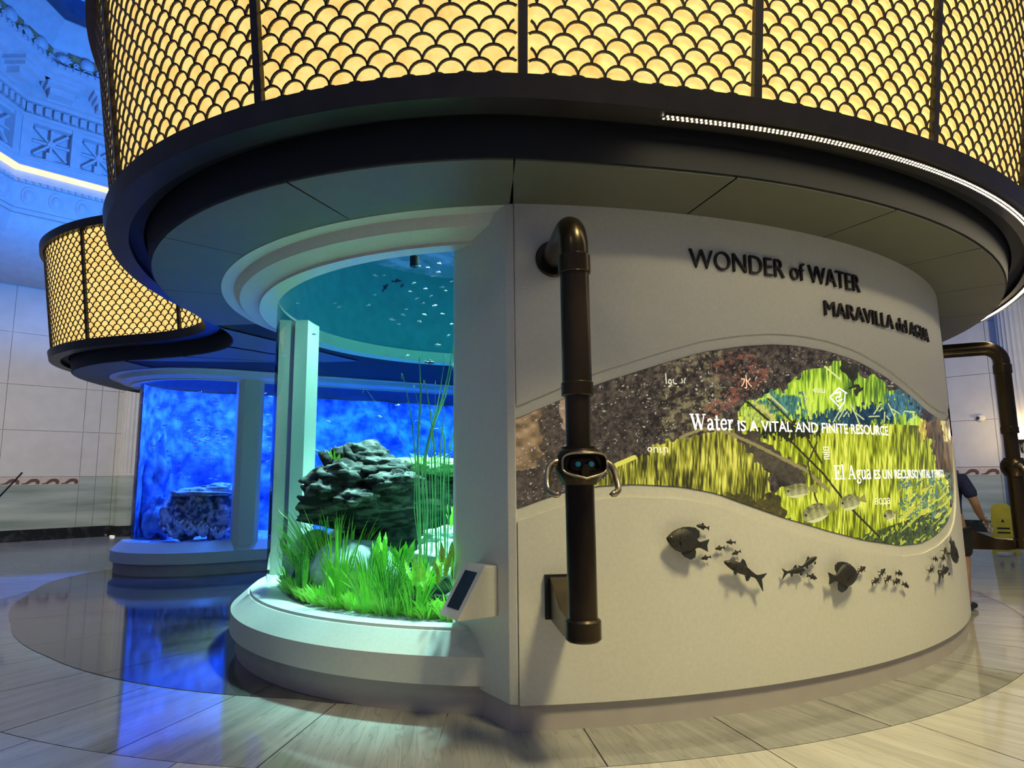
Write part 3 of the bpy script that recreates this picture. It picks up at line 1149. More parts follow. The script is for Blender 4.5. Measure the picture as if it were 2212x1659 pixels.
# gravel bed
bed = MB()
rows = []
for i in range(14):
    r = 2.50 * i / 13
    rows.append([(TX + r * math.cos(2 * pi * k / 48), TY + r * math.sin(2 * pi * k / 48), 0.50 + 0.05 * mnoise.noise(Vector((r * 2, k * 0.3, 1))) + 0.03 * (1 - i / 13)) for k in range(48)])
tpart(bed.grid(rows, closed_v=True), 'gravel_bed', mat('aquarium_gravel', (0.14, 0.13, 0.10), 0.9, c2=(0.33, 0.31, 0.25), scale=40, bump=0.5), smooth=True)
for k in range(4):
    a = rad(150 + 70 * k)
    light('tank_lamp', 'SPOT', (TX + 0.7 * math.cos(a), TY + 0.7 * math.sin(a), 5.1), (TX + 0.7 * math.cos(a), TY + 0.7 * math.sin(a) - 0.1, 0), 2400, (0.90, 0.99, 0.97), spot_size=rad(63), spot_blend=0.5, shadow_soft_size=0.15)
_ws, _nt, _N, _L, _P = _mat('water_surface')
_N.remove(_P)
_tr, _tl, _mx2 = _N.new('ShaderNodeBsdfTransparent'), _N.new('ShaderNodeBsdfTranslucent'), _N.new('ShaderNodeMixShader')
_no = _N.new('ShaderNodeTexNoise')
_no.inputs['Scale'].default_value = 6.0
_no.inputs['Detail'].default_value = 5
_no.inputs['Distortion'].default_value = 1.5
_tl.inputs[0].default_value = (0.75, 1.0, 1.0, 1)
_rp = _N.new('ShaderNodeValToRGB')
_rp.color_ramp.elements[0].position, _rp.color_ramp.elements[1].position = 0.42, 0.62
_rp.color_ramp.elements[0].color, _rp.color_ramp.elements[1].color = (0.10, 0.10, 0.10, 1), (0.5, 0.5, 0.5, 1)
_L.new(_no.outputs['Fac'], _rp.inputs[0])
_L.new(_rp.outputs[0], _mx2.inputs[0])
_L.new(_tr.outputs[0], _mx2.inputs[1])
_L.new(_tl.outputs[0], _mx2.inputs[2])
_L.new(_mx2.outputs[0], _N['Material Output'].inputs['Surface'])
tpart(MB().poly([(x, y, 4.62) for x, y in circle(TX, TY, 2.59)]), 'water_surface', _ws, fix=False)
light('tank_lamp', 'SPOT', (TX - 0.9, TY - 0.2, 5.1), (TX - 2.2, TY + 0.2, 1.6), 1100, (0.80, 1.0, 0.98), spot_size=rad(50), spot_blend=0.6, shadow_soft_size=0.15)  # extra unseen lamp, added to brighten the back pillar
# pump hanging in the water
p = at_y(895, 566, 6.4)
pump = thing('hanging_pump', 'small black cylindrical device hanging under the water surface of the planted tank', 'pump', (p.x, p.y, p.z))
tpart(MB().lathe([(0, -0.05), (0.042, -0.05), (0.046, -0.04), (0.046, 0.055), (0, 0.055)], p, 20), 'housing', M['black'], pump, auto=30)
tpart(MB().tube([p + Vector((0, 0, 0.05)), p + Vector((0, 0, 1.2))], 0.012, 6), 'hanger', M['black'], pump)

# ================================================================== blue tank
btank = thing('blue_tank', 'long blue lit saltwater aquarium tank with rounded end and white sill', 'aquarium', (SX, SY, 0))


def cap_sweep(prof, name, m, closed_prof=True, sel=None, **kw):
    P, Nn = capsule(0.0)
    mb = MB()
    if sel is None:
        rows = [[(p[0] + q[0] * d, p[1] + q[1] * d, z) for d, z in prof] for p, q in zip(P, Nn)]
        mb.grid(rows, closed_u=True, closed_v=closed_prof)
    else:
        rows = [[(P[i][0] + Nn[i][0] * d, P[i][1] + Nn[i][1] * d, z) for d, z in prof] for i in sel]
        mb.grid(rows, closed_v=closed_prof)
        if closed_prof:
            mb.poly(rows[0])
            mb.poly(rows[-1][::-1])
    return tpart(mb, name, m, btank, auto=28, **kw)


cap_sweep([(0.9, 0.0), (1.50, 0.0), (1.50, 0.20), (0.9, 0.20)], 'plinth', M['plinth'])
cap_sweep([(1.0, 0.196), (1.56, 0.196), (1.56, 0.377), (1.42, 0.505), (1.40, 0.525), (1.285, 0.53), (1.0, 0.48)], 'sill', M['white'])
cap_sweep([(1.29, 3.285), (1.42, 3.272), (1.43, 3.295), (1.47, 3.31), (1.60, 3.335), (1.64, 3.375), (1.655, 3.405), (1.77, 3.409), (1.77, 3.425), (1.29, 3.425)], 'top_moulding', M['white'])
cap_sweep([(1.29, 3.30), (1.33, 3.30), (1.33, 4.2), (1.29, 4.2)], 'upper_collar', mat('blue_collar', (0.10, 0.25, 0.55), 0.5))
cap_sweep([(1.275, 0.47), (1.275, 3.40)], 'glass', M['glassB'], closed_prof=False)
P_, N_ = capsule(0.0)
# pillar between the two windows
u = ray(527, 1000)
best = min(range(len(P_)), key=lambda i: abs((P_[i][0] + 1.3 * N_[i][0]) / (P_[i][1] + 1.3 * N_[i][1]) - u.x / u.y) + (0 if N_[i][1] < 0 else 9))
pc = Vector((P_[best][0] + 1.30 * N_[best][0], P_[best][1] + 1.30 * N_[best][1], 0))
pn = Vector((N_[best][0], N_[best][1], 0))
pt_ = Vector((-pn.y, pn.x, 0))
m3 = Matrix((pt_, pn, Vector((0, 0, 1)))).transposed()
wp = MB().prism([(-0.21, -0.16), (0.21, -0.16), (0.21, 0.12), (0.13, 0.18), (-0.13, 0.18), (-0.21, 0.12)], 0, 1)
wp.v = [tuple(pc + m3 @ Vector((x, zz, 0)) + Vector((0, 0, 0.45 + 2.9 * y))) for x, y, zz in wp.v]
tpart(wp, 'window_pillar', M['white'], btank)
# window frames: the far side of the tank is closed by a reef wall on its left half
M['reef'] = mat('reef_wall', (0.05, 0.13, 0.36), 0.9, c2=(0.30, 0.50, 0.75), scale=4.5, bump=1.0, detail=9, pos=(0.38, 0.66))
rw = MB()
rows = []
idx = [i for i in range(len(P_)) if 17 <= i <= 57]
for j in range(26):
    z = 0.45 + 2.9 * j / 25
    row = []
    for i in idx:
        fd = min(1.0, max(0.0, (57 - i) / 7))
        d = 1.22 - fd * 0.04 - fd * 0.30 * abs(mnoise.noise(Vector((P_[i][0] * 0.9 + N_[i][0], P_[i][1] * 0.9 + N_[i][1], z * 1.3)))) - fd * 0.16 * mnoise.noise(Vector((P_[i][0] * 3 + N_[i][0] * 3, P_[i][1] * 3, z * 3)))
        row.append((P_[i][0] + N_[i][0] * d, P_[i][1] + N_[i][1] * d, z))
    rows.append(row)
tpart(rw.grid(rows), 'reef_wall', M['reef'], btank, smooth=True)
wv = MB()
P2, N2 = capsule(1.25)
wv.grid([[(*p, 0.50) for p in P2], [(*p, 3.9) for p in P2]], closed_v=True)
wv.poly([(*p, 0.50) for p in P2][::-1]).poly([(*p, 3.9) for p in P2])
tpart(wv, 'water', M['waterB'], btank, auto=40)
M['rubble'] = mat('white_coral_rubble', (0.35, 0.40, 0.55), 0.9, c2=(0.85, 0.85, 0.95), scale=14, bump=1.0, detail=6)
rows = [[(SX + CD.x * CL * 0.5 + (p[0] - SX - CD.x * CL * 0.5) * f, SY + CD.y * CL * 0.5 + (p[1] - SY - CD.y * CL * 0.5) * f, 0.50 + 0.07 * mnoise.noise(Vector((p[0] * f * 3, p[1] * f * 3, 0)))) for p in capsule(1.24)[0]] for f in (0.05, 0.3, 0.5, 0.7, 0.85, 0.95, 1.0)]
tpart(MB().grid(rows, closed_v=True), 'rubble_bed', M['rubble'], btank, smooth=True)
for k in range(5):
    c = Vector((SX, SY, 4.1)) + CD * (k * CL / 4)
    light('blue_tank_lamp', 'SPOT', c, c + Vector((0, 0, -4)), 800, (0.05, 0.21, 1.0), spot_size=rad(125), spot_blend=0.6, shadow_soft_size=0.2)

# ================================================================== curved display wall
RW = 6.10
dwall = thing('display_wall', 'tall curved white display wall standing right of the planted tank', 'display wall', (WX, WY, 0))


def wp(th, z, R=RW):
    """point on the display wall, th in degrees"""
    return Vector((WX + R * math.cos(rad(th)), WY + R * math.sin(rad(th)), z))


def dpart(mb, name, m, **kw):
    return part_of(mb.build(name, m, None, **kw), dwall)


UPX = [-86.212, -84.829, -82.927, -80.993, -76.536, -73.435, -70.506, -67.769, -65.363, -62.393, -59.046, -55.12, -50.131, -46.821, -42.889, -39.5, -36.5, -34]
UPZ = [1.917, 1.983, 2.066, 2.156, 2.308, 2.405, 2.461, 2.495, 2.502, 2.486, 2.44, 2.343, 2.19, 2.096, 2.046, 2.06, 2.12, 2.2]
LOX = [-86.19, -84.688, -82.949, -81.031, -78.759, -75.601, -73.109, -71.253, -67.793, -63.874, -60.05, -55.296, -51.544, -48.188, -44.242, -41.8, -39.8, -38.2, -36.9, -35.9]
LOZ = [1.348, 1.406, 1.463, 1.490, 1.499, 1.479, 1.432, 1.365, 1.25, 1.143, 1.054, 0.983, 0.975, 1.018, 1.107, 1.21, 1.36, 1.56, 1.82, 2.12]


def smooth_tab(x, y, n=400, k=9):
    xs = np.linspace(x[0], x[-1], n)
    ys = np.interp(xs, x, y)
    pad = np.pad(ys, k, mode='edge')
    ker = np.hanning(2 * k + 1)
    return xs, np.convolve(pad, ker / ker.sum(), 'valid')


ux, uz = smooth_tab(UPX, UPZ)
lx, lz = smooth_tab(LOX, LOZ)
TH0, TH1 = -86.15, -35.95
UP = lambda a: float(np.interp(a, ux, uz))
LOW = lambda a: float(np.interp(a, lx, lz))


def patch(mb, ths, lo_, hi_, R, nv=2, rim=0.015):
    """patch of the wall between the height curves lo_ and hi_, with a rim going back to R - rim"""
    rows = []
    for a in ths:
        z0, z1 = lo_(a), hi_(a)
        rows.append([wp(a, z0, R - rim)] + [wp(a, z0 + (z1 - z0) * j / nv, R) for j in range(nv + 1)] + [wp(a, z1, R - rim)])
    return mb.grid(rows)


dpart(patch(MB(), np.linspace(-86.1, 75, 200), lambda a: 0.16, lambda a: 3.414, 6.090, 1, 0.10), 'wall_core', M['white'], auto=40)
dpart(patch(MB(), np.linspace(-86.1, 75, 200), lambda a: 0.0, lambda a: 0.165, 6.078, 1, 0.2), 'plinth', M['plinth'], auto=40)
ths = np.linspace(-86.05, -34.0, 260)
dpart(patch(MB(), ths, lambda a: UP(a) + 0.085, lambda a: 3.412, 6.100), 'upper_panel', M['white'], auto=40)


def low_top(a):
    return min(LOW(a) - 0.085 - (0.0 if a < -50 else (a + 50) * 0.004), UP(a) - 0.05)


dpart(patch(MB(), ths, lambda a: 0.158, low_top, 6.106), 'lower_panel', M['white'], auto=40)
dpart(patch(MB(), np.linspace(-33.8, 75, 90), lambda a: 0.158, lambda a: 3.412, 6.103, 1), 'side_panel', M['white'], auto=40)
# end return of the wall beside the tank glass
ret = [(-0.035, 4.258), (0.018, 4.243), (0.30, 4.9), (-0.30, 5.1), (-0.445, 4.875)]
b = MB()
b.grid([[(x, y, z) for x, y in ret] for z in (0.16, 3.414)], closed_v=True)
b.poly([(x, y, 0.16) for x, y in ret]).poly([(x, y, 3.414) for x, y in ret])
bevel(dpart(b, 'end_return', M['white']), 0.004)
ret2 = [(-0.03, 4.275), (0.03, 4.262), (0.30, 4.9), (-0.30, 5.1), (-0.43, 4.88)]
b = MB()
b.grid([[(x, y, z) for x, y in ret2] for z in (0.0, 0.16)], closed_v=True)
dpart(b, 'end_plinth', M['plinth'])

# ================================================================== the screen with its picture
screen = thing('curved_screen', 'wave shaped glowing screen showing yellow green reeds and a brown bank', 'screen', (WX, WY, 0))


def vn(x, y, seed=0):
    """smooth value noise on arrays"""
    g = np.random.default_rng(seed).random((257, 257))
    xi, yi = np.floor(x).astype(int), np.floor(y).astype(int)
    fx, fy = x - xi, y - yi
    fx, fy = fx * fx * (3 - 2 * fx), fy * fy * (3 - 2 * fy)
    xi, yi = xi % 256, yi % 256
    a = g[yi, xi] * (1 - fx) + g[yi, xi + 1] * fx
    c = g[yi + 1, xi] * (1 - fx) + g[yi + 1, xi + 1] * fx
    return a * (1 - fy) + c * fy


def inpoly(px, py, poly):
    r = np.zeros(px.shape, bool)
    n = len(poly)
    for i in range(n):
        x0, y0 = poly[i]
        x1, y1 = poly[(i + 1) % n]
        c = ((y0 > py) != (y1 > py)) & (px < (x1 - x0) * (py - y0) / (y1 - y0 + 1e-9) + x0)
        r ^= c
    return r


NU, NV = 880, 300
tha = np.linspace(TH0, TH1, NU)
V3 = np.zeros((NU, NV, 3))
for i, a in enumerate(tha):
    z = np.linspace(LOW(a), max(UP(a), LOW(a) + 0.002), NV)
    V3[i, :, 0] = WX + 6.096 * math.cos(rad(a))
    V3[i, :, 1] = WY + 6.096 * math.sin(rad(a))
    V3[i, :, 2] = z
PX, PY = project(V3.reshape(-1, 3))
# keep the picture unfolded where the wall turns away
thf = np.repeat(tha, NV)
turn = thf > -44
PX = np.where(turn, 2036 + (thf + 44) * 6.0, PX)
ZF = V3.reshape(-1, 3)[:, 2]
PY = np.where(turn, 1021 - (ZF - 1.55) * 187, PY)
wob = (vn(PX / 14, PY / 14, 3) - 0.5) * 26
wob2 = (vn(PX / 5, PY / 9, 4) - 0.5) * 12
wx, wy = PX + wob + wob2, PY + (vn(PX / 12, PY / 12, 5) - 0.5) * 18
C = np.zeros((len(PX), 3))


def lerp(a, b, t):
    a, b = np.asarray(a, float), np.asarray(b, float)
    return a + (b - a) * np.clip(t, 0, 1)[:, None]


def put(mask, col):
    col = np.broadcast_to(col, C.shape)
    C[mask] = col[mask]


n1 = 0.42 * vn(PX / 6, PY / 7, 11) + 0.3 * vn(PX / 17, PY / 17, 12) + 0.38 * vn(PX / 2.0, PY / 2.8, 13)
bark = lerp((34, 29, 24), (112, 98, 80), (n1 - 0.3) * 1.6)
left = np.clip((1420 - PX) / 300, 0, 1)
bark = bark * (1 - 0.45 * left[:, None]) + np.array([84, 72, 60]) * 0.45 * left[:, None]
put(np.ones(len(PX), bool), bark)
tanm = vn(PX / 9, PY / 9, 14)
put((0.6 * vn(PX / 12, PY / 7, 15) + 0.4 * vn(PX / 3, PY / 4, 23) > 0.58) & (PX > 1430) & (PX < 1560) & (PY < 950), lerp((70, 62, 42), (150, 138, 98), n1))
band_ = np.abs((PY - 900) + (PX - 1520) * 0.72)
put(((band_ < 20) & (PX > 1505) & (PX < 1660) & (0.6 * vn(PX / 9, PY / 6, 16) + 0.4 * vn(PX / 3, PY / 3, 21) > 0.52)) | ((np.hypot(PX - 1590, (PY - 790) * 2) < 60) & (0.6 * vn(PX / 10, PY / 6, 17) + 0.4 * vn(PX / 3, PY / 3, 22) > 0.60)), lerp((74, 46, 36), (164, 106, 82), n1))
put(inpoly(wx, wy, [(1100, 860), (1160, 870), (1165, 985), (1150, 1010), (1100, 1030)]), lerp((92, 74, 50), (176, 144, 104), vn(PX / 16, PY / 10, 18)))
put(inpoly(wx, wy, [(1200, 850), (1245, 840), (1250, 960), (1225, 925), (1205, 890)]), lerp((120, 98, 74), (182, 156, 122), n1))
spk = (vn(PX / 3.0, PY / 3.0, 19) > 0.90) & (vn(PX / 40, PY / 40, 20) > 0.45)
put(spk, (196, 186, 168))


def reeds(seed, lowc, midc, hic, slant=0.06):
    s1 = vn((PX + PY * slant) / 2.9, PY / 40, seed)
    s2 = vn((PX - PY * slant) / 1.7, PY / 16, seed + 1)
    s3 = vn(PX / 60, PY / 40, seed + 2)
    t = 0.55 * s1 + 0.45 * s2 + 0.30 * (s3 - 0.5)
    c = lerp(lowc, midc, (t - 0.22) / 0.28)
    return np.where((t > 0.5)[:, None], lerp(midc, hic, (t - 0.5) / 0.25), c)


G_left = [(1290, 1040), (1330, 1005), (1360, 992), (1400, 980), (1425, 962), (1480, 945), (1520, 934), (1570, 928), (1600, 945), (1625, 970), (1642, 1000), (1660, 1030), (1675, 1070), (1660, 1130), (1290, 1090)]
G_main = [(1600, 885), (1650, 862), (1700, 833), (1745, 802), (1790, 785), (1820, 780), (1850, 800), (1900, 820), (1945, 850), (1988, 905), (2005, 940), (2022, 1000), (2050, 1060), (2075, 1130), (2010, 1200), (1850, 1200), (1690, 1140), (1655, 1100), (1690, 1050), (1722, 1060), (1738, 1030), (1690, 990), (1645, 962), (1600, 925)]
rg = reeds(30, (52, 48, 18), (142, 140, 38), (232, 224, 92))
put(inpoly(wx, wy, G_left), rg)
put(inpoly(wx, wy, G_main), reeds(34, (84, 88, 10), (172, 184, 28), (238, 240, 96)))
up_g = inpoly(wx, wy, G_main) & (PY < 905 + (PX - 1700) * 0.05)
put(up_g, reeds(38, (78, 110, 34), (150, 190, 40), (216, 240, 84), 0.0))


def blob(x, y, rx, ry, col, thr=0.5, seed=50, m=None):
    d = ((PX - x) / rx) ** 2 + ((PY - y) / ry) ** 2
    k = (1 - d) + 1.2 * (0.5 * vn(PX / 7, PY / 10, seed) + 0.5 * vn(PX / 2.4, PY / 9, seed + 7) - 0.5) * 2
    mm = k > thr
    if m is not None:
        mm &= m
    put(mm, lerp(np.array(col) * 0.6, np.minimum(255, np.array(col) * 1.3), vn(PX / 3, PY / 8, seed + 1)))


blob(1690, 878, 62, 34, (74, 128, 112), 0.35, 50)
blob(1815, 905, 86, 20, (40, 78, 92), 0.3, 52)
blob(1880, 895, 60, 26, (26, 58, 78), 0.4, 54)
blob(1950, 872, 52, 34, (64, 112, 122), 0.3, 56)
blob(1700, 930, 74, 24, (40, 46, 22), 0.3, 58)
blob(1640, 896, 40, 26, (176, 190, 84), 0.3, 60)
put(inpoly(wx, wy, [(1812, 774), (1846, 782), (1856, 852), (1846, 856), (1826, 815)]), lerp((22, 24, 14), (62, 60, 40), n1))
put(inpoly(wx, wy, [(1586, 922), (1625, 932), (1690, 983), (1738, 1018), (1724, 1048), (1690, 1038), (1650, 1012), (1612, 965)]), lerp((52, 46, 34), (98, 88, 64), n1))
put(inpoly(wx, wy, [(1560, 1062), (1640, 1080), (1680, 1060), (1700, 1110), (1690, 1140), (1560, 1090)]), lerp((40, 38, 20), (108, 98, 40), n1))
put(inpoly(wx, wy, [(1996, 905), (2020, 900), (2100, 890), (2100, 1060), (2040, 1050), (2018, 985)]), lerp((38, 32, 20), (140, 108, 62), vn(PX / 3, PY / 16, 64)))
blob(1993, 932, 8, 24, (240, 182, 74), 0.2, 66)
blob(2052, 925, 9, 42, (255, 206, 118), 0.2, 68)
low = (PY > 1095 + (2040 - PX) * 0.35) & (PX > 1840)
put(low & (0.5 * vn(PX / 9, PY / 9, 70) + 0.5 * vn(PX / 3, PY / 5, 75) > 0.36), lerp((26, 34, 16), (112, 128, 56), 0.5 * vn(PX / 5, PY / 12, 71) + 0.5 * vn(PX / 2, PY / 4, 76)))
put(low & (vn((PX + PY) / 5, (PX - PY) / 26, 72) > 0.80), (176, 188, 74))
teal = (PX > 1940) & (PY > 1020) & (PY < 1120)
put(teal & (0.5 * vn(PX / 7, PY / 9, 73) + 0.5 * vn(PX / 2.4, PY / 3, 77) > 0.54), lerp((48, 82, 64), (128, 158, 128), n1))
put((vn((PX + PY) / 7, (PX - PY) / 24, 74) > 0.80) & teal, (206, 202, 70))


def line(pts, w, col, jit=0.0):
    for (x0, y0), (x1, y1) in zip(pts[:-1], pts[1:]):
        L2 = (x1 - x0) ** 2 + (y1 - y0) ** 2
        t = np.clip(((PX - x0) * (x1 - x0) + (PY - y0) * (y1 - y0)) / L2, 0, 1)
        d = np.hypot(PX - x0 - t * (x1 - x0), PY - y0 - t * (y1 - y0))
        put(d < w * (1 + jit * (vn(PX / 6, PY / 6, 80) - 0.5)), col)


line([(1330, 1005), (1370, 988)], 5, (222, 214, 84))
line([(1470, 945), (1520, 925), (1560, 930), (1620, 955), (1680, 985), (1740, 1015), (1790, 1060)], 3.5, (150, 136, 84), 0.6)
line([(1615, 868), (1690, 935), (1780, 1025), (1830, 1090), (1900, 1160)], 2.2, (44, 44, 20))
line([(1660, 862), (1740, 940), (1775, 1000)], 2.0, (58, 54, 24))
line([(1628, 868), (1672, 905)], 2.4, (204, 190, 116))
line([(1660, 852), (1700, 890)], 2.0, (214, 208, 128))
line([(1736, 845), (1752, 905)], 1.8, (214, 220, 120))
line([(1782, 792), (1815, 820)], 1.8, (228, 234, 150))
for k_ in range(16):
    x0 = 1800 + 11 * k_
    line([(x0, 912 - (k_ % 5) * 6), (x0 + 22 - (k_ % 7) * 7, 872 + (k_ % 4) * 9)], 1.3, (208, 222, 158))
line([(1765, 955), (1745, 1000), (1760, 1070), (1775, 1110)], 2.0, (66, 62, 22))
# fish in the picture
for fx, fy, fl, fh, tilt in ((1722, 1060, 27, 15, -0.15), (1762, 1108, 30, 20, -0.35), (1836, 1085, 22, 17, -0.25), (1921, 1113, 12, 12, -0.4)):
    c_, s_ = math.cos(tilt), math.sin(tilt)
    ex, ey = (PX - fx) * c_ + (PY - fy) * s_, -(PX - fx) * s_ + (PY - fy) * c_
    body = (ex / fl) ** 2 + (ey / fh) ** 2 < 1
    st_ = 0.5 + 0.5 * np.sin(ex * 0.42)
    put(body, lerp((186, 182, 118), (70, 66, 30), st_ * 0.25 + np.clip(0.35 - ey / fh, 0, 1) * 0.75 * vn(PX / 3, PY / 3, 90)))
    put(body & (ey > fh * 0.62), (220, 214, 150))
    put((ex > fl * 0.9) & (ex < fl * 1.6) & (np.abs(ey) < (ex - fl * 0.7) * 0.5), lerp((110, 108, 40), (170, 166, 80), n1))
    put(np.hypot(ex + fl * 0.72, ey + 2) < 2.4, (24, 22, 12))
Cl = np.clip(C, 0, 255) / 255.0
Cl = np.where(Cl <= 0.04045, Cl / 12.92, ((Cl + 0.055) / 1.055) ** 2.4)
me = bpy.data.meshes.new('picture')
fi = np.arange((NU - 1) * (NV - 1))
ii, jj = fi // (NV - 1), fi % (NV - 1)
a_ = ii * NV + jj
faces = np.stack([a_, a_ + NV, a_ + NV + 1, a_ + 1], 1)
me.from_pydata(V3.reshape(-1, 3).tolist(), [], faces.tolist())
ca = me.color_attributes.new('picture', 'FLOAT_COLOR', 'POINT')
ca.data.foreach_set('color', np.concatenate([Cl, np.ones((len(Cl), 1))], 1).astype(np.float32).ravel())
M['picture'] = mat_attr('screen_picture', 1.0)
me.materials.append(M['picture'])
o = bpy.data.objects.new('picture', me)
COL.objects.link(o)
part_of(o, screen)
part_of(patch(MB(), np.linspace(TH0, TH1, 160), lambda a: LOW(a) - 0.003, lambda a: max(UP(a), LOW(a)) + 0.003, 6.0945, 1, 0.006).build('screen_edge', M['black'], auto=40), screen)

# ================================================================== lettering


def text_mesh(body, offset=0.0, extrude=0.0):
    c = bpy.data.curves.new('lettering', 'FONT')
    c.body = body
    c.offset = offset
    c.extrude = extrude
    c.resolution_u = 4
    o = bpy.data.objects.new('lettering', c)
    COL.objects.link(o)
    bpy.context.view_layer.update()
    ev = o.evaluated_get(bpy.context.evaluated_depsgraph_get())
    m = ev.to_mesh()
    v = [tuple(p.co) for p in m.vertices]
    f = [tuple(p.vertices) for p in m.polygons]
    ev.to_mesh_clear()
    bpy.data.objects.remove(o)
    bpy.data.curves.remove(c)
    return v, f


def bend(v, th0, th1, z0, cap, R0, depth=0.0, capu=0.69, xr=None):
    """map flat lettering to the wall between two angles"""
    x0 = min(p[0] for p in v) if xr is None else xr[0]
    x1 = max(p[0] for p in v) if xr is None else xr[1]
    zm = max(abs(p[2]) for p in v) or 1
    return [tuple(wp(th0 + (th1 - th0) * (p[0] - x0) / (x1 - x0), z0 + p[1] * cap / capu, R0 + (p[2] / zm * 0.5 + 0.5) * depth)) for p in v]


def islands(v, f):
    par = list(range(len(v)))

    def find(a):
        while par[a] != a:
            par[a] = par[par[a]]
            a = par[a]
        return a
    key = {}
    for i, p in enumerate(v):
        k_ = (round(p[0], 5), round(p[1], 5), round(p[2], 5))
        if k_ in key:
            par[find(i)] = find(key[k_])
        else:
            key[k_] = i
    for q in f:
        for a in q[1:]:
            par[find(a)] = find(q[0])
    g = {}
    for q in f:
        g.setdefault(find(q[0]), []).append(q)
    out = []
    for fs in g.values():
        ids = sorted({i for q in fs for i in q})
        mp = {a: i for i, a in enumerate(ids)}
        out.append(([v[i] for i in ids], [tuple(mp[i] for i in q) for q in fs]))
    return out


def sign(body, th0, th1, z0, cap, name, label):
    s = thing(name, label, 'sign', wp((th0 + th1) / 2, z0, RW))
    v, f = text_mesh(body, -0.010, 0.02)
    v = bend(v, th0, th1, z0, cap, 6.099, 0.022)
    for vv, ff in islands(v, f):
        b = MB()
        b.v, b.f = vv, ff
        part_of(b.build('letter', M['letter'], None), s)
    return s


sign('WONDER of WATER', -74.2, -58.0, 3.012, 0.142, 'wall_lettering', 'dark raised letters reading WONDER of WATER high on the curved wall')
sign('MARAVILLA del AGUA', -62.5, -45.1, 2.767, 0.122, 'wall_lettering', 'dark raised letters reading MARAVILLA del AGUA below the other wall title')

M['textw'] = mat_glow('white_screen_text', (1.0, 1.0, 0.96), 1.0)
M['textd'] = mat_glow('faint_screen_text', (0.80, 0.78, 0.62), 0.75)
M['texto'] = mat_glow('orange_screen_text', (0.95, 0.55, 0.36), 0.85)


def ribbon(b, pts, w):
    pts = [Vector((*p, 0)) for p in pts]
    rows = []
    for i, p in enumerate(pts):
        t = (pts[min(i + 1, len(pts) - 1)] - pts[max(i - 1, 0)]).normalized()
        n_ = Vector((-t.y, t.x, 0)) * w / 2
        rows.append([p + n_, p - n_])
    b.grid(rows)


def curve_pts(ctrl, n=6):
    P = [np.array(p, float) for p in ctrl]
    if len(P) < 3:
        return ctrl
    P = [2 * P[0] - P[1]] + P + [2 * P[-1] - P[-2]]
    out = []
    for i in range(1, len(P) - 2):
        for j in range(n):
            t = j / n
            p0, p1, p2, p3 = P[i - 1:i + 3]
            out.append(tuple(0.5 * (2 * p1 + (p2 - p0) * t + (2 * p0 - 5 * p1 + 4 * p2 - p3) * t * t + (3 * p1 - p0 - 3 * p2 + p3) * t ** 3)))
    out.append(tuple(P[-2]))
    return out


TK, TN = 0.17, 0.075
SERIF = {   # advance, strokes (points, width)
    'W': (1.26, [([(.12, 1), (.42, 0)], TK), ([(.40, 0), (.66, .95)], TN), ([(.55, 1), (.86, 0)], TK), ([(.84, 0), (1.12, 1)], TN), ([(-.02, .97), (.30, .97)], TN), ([(.43, .97), (.72, .97)], TN), ([(.98, .97), (1.26, .97)], TN)]),
    'a': (.62, [([(.10, .52), (.18, .65), (.34, .67), (.44, .58), (.46, .42)], .11), ([(.46, .50), (.46, .04)], TK * .9), ([(.46, .38), (.22, .33), (.11, .18), (.17, .04), (.30, .02), (.44, .14)], .12), ([(.42, .03), (.60, .04)], TN)]),
    't': (.44, [([(.20, .92), (.20, .16), (.27, .04), (.42, .08)], TK * .9), ([(.02, .65), (.42, .65)], TN)]),
    'e': (.60, [([(.52, .38), (.12, .38)], TN), ([(.52, .38), (.46, .60), (.30, .67), (.14, .55), (.10, .34), (.17, .10), (.34, .03), (.53, .14)], .13)]),
    'r': (.50, [([(.16, .66), (.16, .03)], TK * .9), ([(.0, .035), (.34, .035)], TN), ([(.0, .64), (.16, .64)], TN), ([(.18, .45), (.30, .63), (.46, .60)], .12)]),
    'E': (.80, [([(.17, 1), (.17, 0)], TK), ([(.0, .965), (.68, .965)], TN), ([(.17, .51), (.50, .51)], TN), ([(.0, .035), (.72, .035)], TN), ([(.68, 1), (.68, .74)], TN), ([(.72, .0), (.72, .28)], TN), ([(.50, .64), (.50, .38)], TN)]),
    'l': (.38, [([(.18, 1.05), (.18, 0)], TK), ([(.0, .035), (.36, .035)], TN), ([(.02, 1.02), (.18, 1.02)], TN)]),
    'A': (1.0, [([(.12, .03), (.45, 1)], TN), ([(.44, 1), (.80, .03)], TK), ([(.24, .33), (.66, .33)], TN), ([(.0, .035), (.27, .035)], TN), ([(.62, .035), (.98, .035)], TN)]),
    'g': (.60, [([(.28, .66), (.12, .56), (.12, .38), (.28, .28), (.42, .38), (.42, .56), (.28, .66)], .10), ([(.42, .60), (.58, .66)], .08), ([(.18, .30), (.12, .16), (.36, .08), (.52, -.04), (.46, -.22), (.24, -.27), (.06, -.18), (.14, -.02)], .10)]),
    'u': (.68, [([(.14, .66), (.14, .18), (.24, .03), (.38, .06), (.48, .18)], .13), ([(.50, .66), (.50, .03)], TK * .9), ([(.48, .035), (.66, .035)], TN), ([(.0, .64), (.14, .64)], TN), ([(.36, .64), (.50, .64)], TN)]),
}


